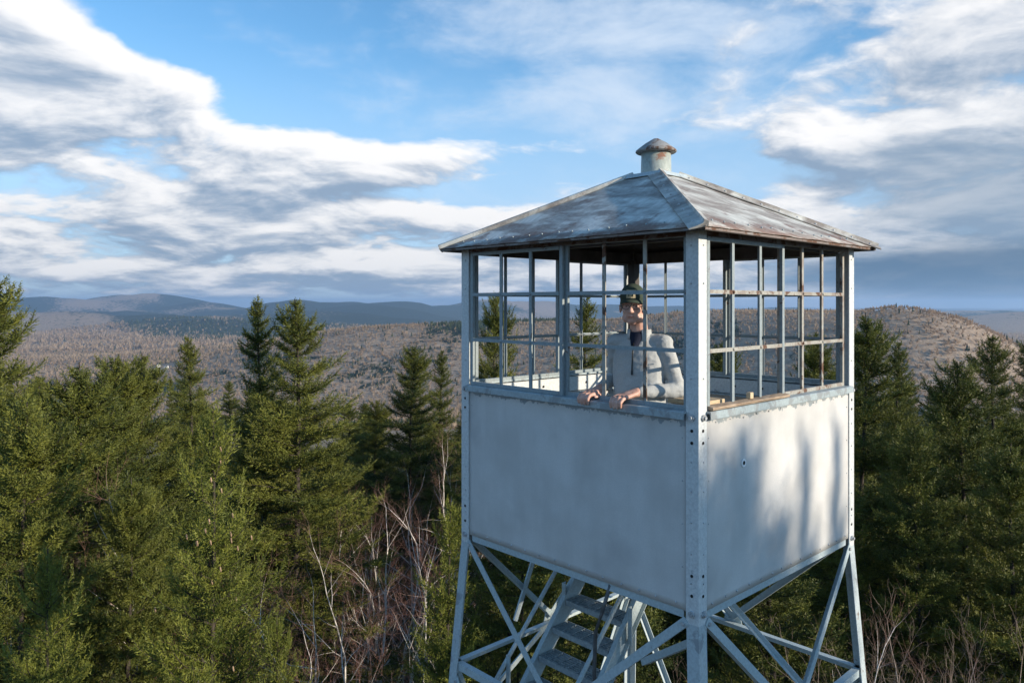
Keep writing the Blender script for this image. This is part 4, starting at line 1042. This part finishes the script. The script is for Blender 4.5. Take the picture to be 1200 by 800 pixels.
def spruce_meshes(seed, h=14., rb=2.4, low=.10, power=.8, spacing=.34, dens=1., sparse=0., lift=0., forks=0, need=(10, .042, .016), core=62, corew=.0135):
    """a spruce: trunk and boughs, whorled branches with flat sprays of needle-bearing twigs"""
    g = np.random.default_rng(seed); rnd = g.random
    wood = []; tw0 = []; tw1 = []; tint = []; k0 = []; k1 = []; kt = []
    def trunk_xy(z): return np.array([.10 * math.sin(z * .5 + seed), .08 * math.sin(z * .63 + 2 * seed)]) * (z / h)
    tops = [(0., 0., h, low * h, rb)]
    for k in range(forks): tops.append((g.uniform(-.7, .7), g.uniform(-.7, .7), h * g.uniform(.86, .97), h * .62, rb * .45))
    for (ox, oy, hh, z0, rbb) in tops:
        zs = np.linspace(0 if z0 < h * .4 else z0 - .5, hh, 26); prev = None
        for z in zs:
            f_ = min(1, max(0, (z - z0 + .5) / 2)) if (ox or oy) else 1
            c = np.array([*(trunk_xy(z) + np.array([ox, oy]) * f_), z]); r_ = .011 * (hh - z) * (.6 if (ox or oy) else 1) + .012
            if prev is not None: wood.append([*prev[0], *c, prev[1], r_, 1, 1])
            prev = (c, r_)
        def bough(p, az_, pit, curl, L, thick, base_t, lev):
            npt = 7 if lev == 0 else 5; pts = [p]
            for i in range(npt):
                s_ = (i + 1) / npt; pp = pit + curl * (s_ ** 1.7) - R(8) * math.sin(s_ * 3.14) * min(1, L); az_ += g.uniform(-.08, .08)
                pts.append(pts[-1] + np.array([math.cos(az_) * math.cos(pp), math.sin(az_) * math.cos(pp), math.sin(pp)]) * L / npt)
            pts = np.array(pts); rr = (.006 + .010 * L) * (1 - np.arange(npt + 1) / (npt + .6))
            for i in range(npt): wood.append([*pts[i], *pts[i + 1], rr[i], rr[i + 1], .4, .3])
            ns = max(6, int(L / .050 * dens)); s_ = np.clip(np.linspace(.10 if lev == 0 else .02, 1., ns) ** .85 + g.uniform(-.01, .01, ns), .03, 1)
            fi = s_ * npt; i0 = np.minimum(fi.astype(int), npt - 1); fr = (fi - i0)[:, None]
            q = pts[i0] * (1 - fr) + pts[i0 + 1] * fr; d = unit(pts[i0 + 1] - pts[i0])
            lat = unit(np.cross(d, np.array([[0, 0, 1.]]))); upv = np.cross(lat, d)
            sg = np.where(np.arange(ns) % 2 == 0, 1., -1.)[:, None]
            ang = np.radians(g.uniform(30, 58, ns))[:, None]; roll = g.normal(.10, .60, ns)[:, None]
            sd_ = unit(d * np.cos(ang) + (lat * sg * np.cos(roll) + upv * np.sin(roll)) * np.sin(ang))
            ln = thick * np.clip(1.12 - s_, .22, 1) ** .6 * np.clip(.35 + s_ * 2.2, .4, 1) * g.uniform(.6, 1.2, ns)
            tw0.append(q); tw1.append(q + d * .12); tint.append(np.full(ns, base_t + .2))
            for j in range(ns):
                nseg = max(1, int(ln[j] / .10)); e = np.arange(nseg) / nseg
                cpt = q[j] + sd_[j] * (ln[j] * e)[:, None] + np.array([0, 0, .10]) * ln[j] * (e ** 2)[:, None]
                tw0.append(cpt); tw1.append(cpt + sd_[j] * (ln[j] / nseg) * 1.2); tint.append(np.full(nseg, base_t + .35 * rnd()))
                if nseg > 1:
                    m_ = nseg - 1; lt = np.cross(sd_[j], upv[j]); sgn = np.where((np.arange(m_) + j) % 2 == 0, 1., -1.)[:, None]
                    both = np.concatenate([sgn, -sgn]); cc = np.concatenate([cpt[1:], cpt[1:]])
                    t2 = unit(sd_[j] * .75 + lt * both * .60 + upv[j] * g.normal(.08, .3, (len(both), 1)))
                    l2 = (.07 + .30 * ln[j] * (1 - (cc - q[j]) @ sd_[j] / max(ln[j], .05))).clip(.07, .16)[:, None]
                    tw0.append(cc); tw1.append(cc + t2 * l2); tint.append(np.full(len(both), base_t + .35 * rnd()))
            # older, denser sprays along the heart of the bough
            nk = max(8, int(L * core)); sk = g.uniform(.0, .88, nk); fi = sk * npt; i0 = np.minimum(fi.astype(int), npt - 1); fr = (fi - i0)[:, None]
            qk = pts[i0] * (1 - fr) + pts[i0 + 1] * fr; dk = unit(pts[i0 + 1] - pts[i0]); off = unit(g.normal(0, 1, (nk, 3)) * np.array([1, 1, .7]))
            qk = qk + off * (thick * .45 * g.random((nk, 1))); k0.append(qk); k1.append(qk + unit(dk * .8 + off * .8) * g.uniform(.08, .16, (nk, 1))); kt.append(np.full(nk, base_t) + g.uniform(0, .3, nk))
            return pts, az_
        z = z0
        while z < hh - .12:
            t = (z - z0) / (hh - z0); nb_ = int(g.integers(4, 7)) if t < .92 else 5
            a0 = rnd() * 6.283
            gap = g.uniform(.65, 1.4)
            for k in range(nb_):
                if rnd() < sparse: continue
                zz = z + g.uniform(-.16, .16); a = a0 + k * 6.283 / nb_ + g.uniform(-.4, .4)
                L = (rbb * (1 - t) ** power * g.uniform(.62, 1.18) * (.8 + .2 * gap) + .12)
                if (1 - t) * (hh - z0) < .5: L = .10 + .45 * (hh - zz)
                f_ = min(1, max(0, (zz - z0 + .5) / 2)) if (ox or oy) else 1
                p = np.array([*(trunk_xy(zz) + np.array([ox, oy]) * f_), zz])
                pit = R(-20 + 58 * t ** 1.4 + g.uniform(-9, 9) + lift); curl = R(44 - 16 * t + g.uniform(-10, 12))
                thick = min(.12 + .16 * L, .40); bt = rnd() * .65
                pts, aa_ = bough(p, a, pit, curl, L, thick, bt, 0)
                if L > .75:
                    for q_ in range(2 if L < 1.5 else (4 if L < 2.3 else 5)):
                        s0 = .22 + .13 * q_ + g.uniform(-.04, .04); ip = min(6, int(s0 * 7)); sgn_ = 1 if q_ % 2 else -1
                        bough(pts[ip], a + sgn_ * R(g.uniform(32, 55)), pit + curl * s0 * .6 + R(g.uniform(-8, 12)), curl * .7, L * (1 - s0) * g.uniform(.55, .8) + .1, thick * .85, min(1, bt + g.uniform(-.1, .15)), 1)
            z += spacing * gap * (1 if t < .85 else .55)
    # short leafy shoots all along the stem fill the heart of the crown
    nz_ = int((h - low * h) / .020); zz = np.linspace(low * h, h * .99, nz_); aa = g.uniform(0, 6.283, nz_); ll = g.uniform(.25, .6, nz_) * np.clip((h - zz) / 2.5, .15, 1)
    c0 = np.stack([*(np.array([trunk_xy(q_) for q_ in zz]).T), zz], 1); dv = unit(np.stack([np.cos(aa), np.sin(aa), g.uniform(-.2, .7, nz_)], 1)); perp = unit(np.cross(dv, unit(g.normal(0, 1, (nz_, 3)))))
    for e in (.1, .3, .5, .7, .9):
        cc = c0 + dv * (ll * e)[:, None]; tw0.append(cc); tw1.append(cc + unit(dv + perp * (.9 if int(e * 10) % 4 == 1 else -.9)) * .13); tint.append(g.uniform(0, .8, nz_))
    A = np.concatenate(tw0); B = np.concatenate(tw1); TT = np.clip(np.concatenate(tint) + g.normal(0, .1, len(A)), 0, 1)
    K, nl, nw = need; n = len(A); d = B - A; ln = np.linalg.norm(d, axis=1, keepdims=True); du = d / (ln + 1e-9)
    ref = unit(g.normal(0, 1, (n, 3))); ax = unit(np.cross(du, ref)); ay = np.cross(du, ax)
    s_ = (np.arange(K)[None] + g.random((n, K))) / K; phi = np.arange(K)[None] * 2.4 + g.random((n, K)) * .8
    p = A[:, None] + d[:, None] * s_[..., None]
    rad = ax[:, None] * np.cos(phi)[..., None] + ay[:, None] * np.sin(phi)[..., None]
    nd = unit(du[:, None] * .75 + rad * .8); l = nl * g.uniform(.75, 1.2, (n, K, 1)); w = unit(np.cross(nd, ref[:, None])) * nw * .5
    V = np.stack([p - w, p + w, p + nd * l], 2).reshape(-1, 3)
    KA = np.concatenate(k0); KB = np.concatenate(k1); kd = KB - KA; kw = unit(np.cross(kd, g.normal(0, 1, kd.shape))) * corew; KB = KA + kd * (corew / .021) ** .5
    V = np.concatenate([V, np.stack([KA - kw, KA + kw, KB], 1).reshape(-1, 3)]); TV = np.concatenate([np.repeat(TT, K * 3), np.repeat(np.clip(np.concatenate(kt), 0, 1), 3)])
    crown = fast_mesh('crown', V, np.arange(len(V)), 3, {'tint': TV})
    WV, WF, wa = tubes_np(wood, 5); trunk = fast_mesh('trunk', WV, WF, 4, {'size': wa}, True); trunk.materials.append(M['bark'])
    return crown, trunk, len(V) // 3

def bare_meshes(seed, h=9., stems=3, spread=.5, twig_n=3, lean=(0, 0), mat_='birch', levels=5, fine=1.):
    g = np.random.default_rng(seed); segs = []
    def grow(p, d, L, r, lev):
        n = 5 if lev < 2 else 3; q = p
        for i in range(n):
            d = unit(d + g.normal(0, .10 + .03 * lev, 3) + np.array([0, 0, .06]))
            e = q + d * L / n; r1 = r * (1 - .30 / n * (2 if lev < 2 else 2.3))
            sz = min(1, r / .03); segs.append([*q, *e, r, r1, sz, min(1, r1 / .03)]); q, r = e, r1
            if lev < levels - 1 and (i >= 1 or lev > 0):
                m_ = 1 if lev < 2 else int(g.integers(1, twig_n + 1))
                for _ in range(m_):
                    sd_ = unit(np.cross(d, unit(g.normal(0, 1, 3)))); a = g.uniform(.45, .95)
                    grow(q, unit(d * math.cos(a) + sd_ * math.sin(a) * (1 if lev else 1 + spread)), L * g.uniform(.38, .62), max(.0022, r * g.uniform(.40, .62)), lev + 1)
        if lev < levels - 1: grow(q, d, L * .5, r * .85, lev + 1)
    for k in range(stems):
        a = k * 6.283 / stems + g.uniform(-.5, .5); tl = g.uniform(.1, .45) * spread * 1.6
        d = unit(np.array([math.cos(a) * tl + lean[0], math.sin(a) * tl + lean[1], 1.]))
        grow(np.array([math.cos(a) * .12, math.sin(a) * .12, -.1]), d, h * g.uniform(.55, .75), .011 * h * g.uniform(.6, 1), 0)
    S = np.array(segs); big = S[:, 8] > .28
    V, F, at = tubes_np(S[big], 6); tr = fast_mesh('trunk', V, F, 4, {'size': at}, True); tr.materials.append(M[mat_])
    V, F, at = tubes_np(S[~big], 3); cr = fast_mesh('crown', V, F, 4, {'size': at}); cr.materials.append(M[mat_])
    return cr, tr, S

TRI = 0
SPR = {}
specs = {
    'full':   dict(seed=11, h=14, rb=3.2, power=.58, spacing=.44, core=115, need=(5, .050, .019)),
    'full2':  dict(seed=23, h=14, rb=2.8, power=.50, spacing=.42, core=115, need=(5, .050, .019)),
    'tall':   dict(seed=31, h=15, rb=3.5, power=.66, spacing=.50, sparse=.04, lift=2, core=115, need=(5, .050, .019)),
    'narrow': dict(seed=47, h=14, rb=2.1, power=.62, spacing=.45, sparse=.05, core=110, need=(5, .050, .019)),
    'young':  dict(seed=53, h=10, rb=2.7, power=.72, spacing=.36, lift=6, core=110, corew=.0085, need=(6, .040, .012)),
    'thin':   dict(seed=61, h=14, rb=1.7, power=.6, spacing=.42, sparse=.15, core=115, need=(5, .050, .019)),
}
for k, kw in specs.items():
    c, t, n = spruce_meshes(**kw); c.materials.append(M['needle_y' if k == 'young' else 'needle'])
    SPR[k] = (c, t, kw['h']); TRI += n
print('needle triangles', TRI)

def plant_spruce(kind, u, v, D, width=1., label=None, group=None, rot=None, lean=(0, 0)):
    x, y = px_at(u, D); zt = z_at(v, D); return put_spruce(kind, x, y, zt, width, label, group, rot, lean)
def put_spruce(kind, x, y, zt, width=1., label=None, group=None, rot=None, lean=(0, 0)):
    c, t, h = SPR[kind]; g0 = gz(x, y) - .05; hh = max(zt - g0, 3.)
    e = empty('spruce_tree', (x, y, g0)); s = hh / h
    e.scale = (width, width, s); e.rotation_euler = (lean[0], lean[1], rot if rot is not None else random.uniform(0, 6.28))
    for nm, me in (('trunk', t), ('crown', c)):
        o = bpy.data.objects.new(nm, me); COL.objects.link(o); o.parent = e
    tag(e, label, 'tree', group); return e

# spruces one can single out: kind, column, top row, depth, width, label
HERO = [
    ('tall', -8, 322, 14.5, 1.05, 'tall spruce with loose drooping boughs rising above the left row of spruces'),
    ('full', 92, 424, 15.5, 1.05, 'broad dense spruce beside the tall loose boughed spruce'),
    ('full2', 130, 420, 18.5, .95, 'rounded spruce crown between the broad dense spruce and the slender dark spruce'),
    ('full', 168, 413, 19.5, .9, 'rounded olive green spruce next to the slender dark spruce'),
    ('narrow', 222, 398, 27, 1.0, 'slender dark spruce standing up behind the rounded row against the valley'),
    ('young', 247, 478, 11.4, .92, 'bright green young spruce with upturned tips in front of the twin topped spruce'),
    ('tall', 347, 350, 21, 1.12, 'big ragged spruce with spreading boughs beside a thin topped spruce'),
    ('thin', 307, 350, 21.8, 1.0, 'thin topped spruce with sparse boughs leaning on the big ragged spruce'),
    ('full', 300, 470, 24, .8, 'dark spruce tucked behind the big ragged spruce'),
    ('full2', 482, 407, 31, .95, 'lone broad spruce against the bare grey hillside beyond the birches'),
    ('narrow', 516, 413, 34, .9, 'narrow spruce close behind the lone broad spruce beside the cab'),
    ('young', 524, 585, 13.0, .72, 'low bright spruce standing just beside the tower leg near the birches'),
    ('full2', 579, 346, 24, .72, 'spruce tip seen through the panes beside the cab corner post'),
    ('narrow', 686, 350, 27, 1.05, 'spruce seen through the cab windows beside the man'),
    ('full', 850, 398, 24, .8, 'spruce crown seen low through the cab window behind the front corner post'),
    ('full2', 955, 392, 25, .85, 'spruce seen through the rusty end sash of the cab'),
    ('full', 1010, 366, 19.5, .95, 'tall spruce rising close behind the sunlit end post of the cab'),
    ('narrow', 1050, 404, 25, .95, 'narrow spruce against the bare hill next to the tall spruce by the cab'),
    ('full2', 1128, 424, 17.5, .95, 'broad spruce with upturned boughs below the bare hill'),
    ('tall', 1165, 392, 22.5, .92, 'pointed spruce whose tip reaches the far end of the bare hill'),
    ('tall', 1212, 394, 24, .95, 'dark spruce behind the pointed spruce on the shaded side'),
    ('full', 1188, 520, 15, .8, 'shaded spruce below the pointed spruce at the edge of the thicket'),
    ('full2', 1075, 500, 15.5, .75, 'spruce with sunlit bough ends above the leafless thicket'),
    ('full', 610, 560, 13.5, .85, 'dense spruce growing behind the stairs under the cab'),
    ('full2', 720, 600, 12.2, .8, 'spruce whose bright boughs reach beside the stair rails'),
    ('full', 905, 580, 14.0, .9, 'spruce filling the space behind the braces under the sunlit cab wall'),
    ('full2', 985, 560, 16.5, .85, 'spruce showing between the braces and the rusty tower leg'),
    ('full2', 28, 470, 12.5, .85, 'dense spruce in front of the tall loose boughed spruce'),
    ('full', 150, 560, 14.0, .7, 'spruce mixed with bare twigs in front of the rounded row'),
    ('young', 60, 640, 10.5, .8, 'low spruce with bright tips below the dense dark boughs'),
    ('full2', 390, 520, 25, .8, 'shaded spruce behind the birches under the big ragged spruce'),
    ('full2', 440, 470, 33, .8, 'spruce behind the birch tops next to the lone broad spruce'),
    ('young', 330, 720, 11.2, .6, 'small spruce at the feet of the birches with bright tips'),
]
taken = []
for i, (k, u, v, D, w, lab) in enumerate(HERO):
    t_ = plant_spruce(k, u, v, D, w, lab, rot=i * 1.7); taken.append(px_at(u, D))
    if i == 5: CONE_TREE = t_
# the tree whose shadow falls on the cab's sunlit wall stands beyond the picture's edge
def caster(fr, z, dist, kind, w, lab):
    p = FNR.p(fr, 0, z) + sv * dist; put_spruce(kind, p.x, p.y, p.z, w, lab, rot=2.); taken.append((p.x, p.y))
caster(.04, 1.12, 15.0, 'full', 1.2, 'tall broad spruce beyond the sunlit wall that shades the cab')
caster(.22, .98, 18.5, 'full2', .95, 'rounded spruce beyond the tall broad spruce that shades the cab')
caster(.62, .90, 17.5, 'thin', .55, 'thin spruce beyond the sunlit wall that stripes it with shade')
caster(.86, .92, 16.0, 'thin', .45, 'very thin spruce top beyond the sunlit wall')
# the rest of the summit wood
FILL = {'full': 'broad pointed spruce', 'full2': 'broad rounded spruce', 'narrow': 'slender spruce', 'tall': 'loose ragged spruce'}
def fill_spruce(kind, x, y, top, w):
    put_spruce(kind, x, y, top, w, FILL[kind] + ' in the crowd of the summit wood behind the front trees', FILL[kind].replace('spruce', 'spruces') + ' of the summit wood')
cnt = 0; tries = 0
while cnt < 95 and tries < 6000:
    tries += 1
    D = math.sqrt(random.uniform(22 ** 2, 82 ** 2)); u = random.uniform(-160, 1400); x, y = px_at(u, D)
    if min((x - a) ** 2 + (y - b_) ** 2 for a, b_ in taken) < 3.0 ** 2: continue
    if 330 < u < 500 and D < 26: continue
    if 1010 < u and D < 24: continue
    top = gz(x, y) + random.uniform(8.5, 12.5)
    lim = 440 if u < 330 else (470 if u < 545 else (430 if u < 1000 else 440))
    if HOR - (top - CAM.z) / D * FPX < lim: top = z_at(lim + random.uniform(0, 40), D)
    if top - gz(x, y) < 4: continue
    fill_spruce(random.choice(('full', 'full2', 'narrow', 'tall')), x, y, top, random.uniform(.75, 1.0))
    taken.append((x, y)); cnt += 1
print('fill trees', cnt)
for x, y, hgt in ((19, 3, 12), (23, 8, 13), (27, 1, 12), (22, -3, 11), (30, 11, 13), (26, 14, 12), (33, 5, 13), (17.5, 8, 11), (35, 17, 12)):   # the wood goes on past the edge of the picture
    fill_spruce(random.choice(('full', 'full2')), x, y, gz(x, y) + hgt, random.uniform(.85, 1.05)); taken.append((x, y))

# cones hanging on the bright young spruce
def add_cones(tree, n):
    g = np.random.default_rng(3); b = MB(); sx, sz = tree.scale.x, tree.scale.z; rz = tree.rotation_euler.z
    for _ in range(n):
        dz = g.normal(2.0, .5); a = g.normal(-1.0, .8) - rz; rr = 2.9 * ((dz / sz) / 9.) ** .8 * g.uniform(.55, .95)
        p = Vector((math.cos(a) * rr, math.sin(a) * rr, 10 - dz / sz)); k = 1 / sx
        b.tube([p, p - Vector((0, 0, .02 / sz)), p - Vector((.012, .006, .06 / sz)), p - Vector((.014, .008, .08 / sz))], [.007 * k, .014 * k, .012 * k, .004 * k], 6)
    o = bpy.data.objects.new('cone', b.mesh('cone')); COL.objects.link(o); o.data.materials.append(M['cone']); o.parent = tree; o['kind'] = 'stuff'

add_cones(CONE_TREE, 20)
BARE = {}
for k, kw in {'birch_a': dict(seed=5, h=10, stems=3, spread=.75, twig_n=3), 'birch_b': dict(seed=8, h=10, stems=2, spread=.6, twig_n=3, lean=(-.15, 0)), 'birch_c': dict(seed=19, h=10, stems=3, spread=.45, twig_n=2),
              'shrub': dict(seed=29, h=6, stems=4, spread=.7, twig_n=2, mat_='shrub')}.items():
    c, t, S = bare_meshes(**kw); top = float(max(S[:, 5])); BARE[k] = (c, t, top); print(k, 'quads', len(c.polygons), len(t.polygons), 'top', round(top, 1))
def plant_bare(kind, u, v, D, width, label, name='birch_tree', rot=0., lean=(0, 0)):
    x, y = px_at(u, D); zt = z_at(v, D); c, t, h = BARE[kind]; g0 = gz(x, y); s = (zt - g0) / h
    e = empty(name, (x, y, g0)); e.scale = (s * width, s * width, s); e.rotation_euler = (lean[0], lean[1], rot)
    for nm, me in (('trunk', t), ('crown', c)):
        o = bpy.data.objects.new(nm, me); COL.objects.link(o); o.parent = e
    tag(e, label, 'tree' if name == 'birch_tree' else 'shrub')
for a in [
    ('birch_a', 470, 600, 16.5, 1.0, 'leafless birch with white limbs leaning out over the dark gap', 'birch_tree', .3, (0, -.28)),
    ('birch_b', 415, 640, 15.0, 1.0, 'leafless birch with crossing pale stems nearest the bright young spruce', 'birch_tree', 6.0, (0, -.30)),
    ('birch_c', 455, 545, 20.5, 1.0, 'upright leafless birch with purplish twigs behind the leaning birches', 'birch_tree', 1.2),
    ('birch_a', 385, 590, 19.0, .9, 'leafless birch half hidden below the big ragged spruce', 'birch_tree', 4.0),
    ('birch_c', 500, 510, 25.0, .8, 'grey leafless tree in front of the lone broad spruce', 'birch_tree', 2.0),
    ('birch_c', 545, 470, 27.0, .8, 'pale leafless tree close to the shaded cab wall', 'birch_tree', 3.0),
    ('birch_a', 440, 650, 13.5, .8, 'young leafless birch with forked white stems in front of the dark gap', 'birch_tree', .6, (0, -.34)),
    ('birch_c', 425, 570, 23.0, .9, 'purplish twiggy birch deep in the gap beside the big ragged spruce', 'birch_tree', .8),
    ('birch_b', 165, 520, 14.6, .7, 'bare twiggy tree standing among the rounded spruces', 'birch_tree', 1.0)]:
    plant_bare(*a)
for a in [
    ('shrub', 1040, 700, 11.6, .9, 'leafless grey shrub beside the rusty tower leg', 'bare_shrub', .3),
    ('shrub', 1125, 712, 11.2, .9, 'leafless shrub with pale stems in the thicket', 'bare_shrub', 1.9),
    ('shrub', 1190, 728, 11.8, .9, 'leafless brown shrub at the shaded end of the thicket', 'bare_shrub', 3.3),
    ('birch_c', 1085, 690, 12.4, .8, 'bare young birch with a white stem inside the thicket', 'birch_tree', 4.4),
    ('shrub', 1082, 765, 10.4, 1.0, 'low tangle of bare stems in front of the thicket', 'bare_shrub', 5.2),
    ('shrub', 1160, 770, 10.6, 1.0, 'low tangle of brown stems under the shaded spruce', 'bare_shrub', .9)]:
    plant_bare(*a)


# ------------------------------------------------------------------ haze
def haze():
    hm = bpy.data.materials.new('haze_air'); hm.use_nodes = True; t = hm.node_tree; t.nodes.remove(t.nodes['Principled BSDF'])
    pv = t.nodes.new('ShaderNodeVolumePrincipled'); pv.inputs['Color'].default_value = (.45, .68, 1, 1); pv.inputs['Density'].default_value = 5.5e-5; pv.inputs['Anisotropy'].default_value = .2
    t.links.new(pv.outputs[0], t.nodes['Material Output'].inputs['Volume'])
    b = MB(); a = 43500; z0, z1 = -420., 250.
    v = [(sx * a, sy * a, z) for z in (z0, z1) for sx, sy in ((-1, -1), (1, -1), (1, 1), (-1, 1))]
    b.add(v, [(3, 2, 1, 0), (4, 5, 6, 7), (0, 1, 5, 4), (1, 2, 6, 5), (2, 3, 7, 6), (3, 0, 4, 7)])
    o = b.build('haze', hm); tag(o, 'thin blue haze filling the air over the hills', 'haze', kind='stuff')
haze()
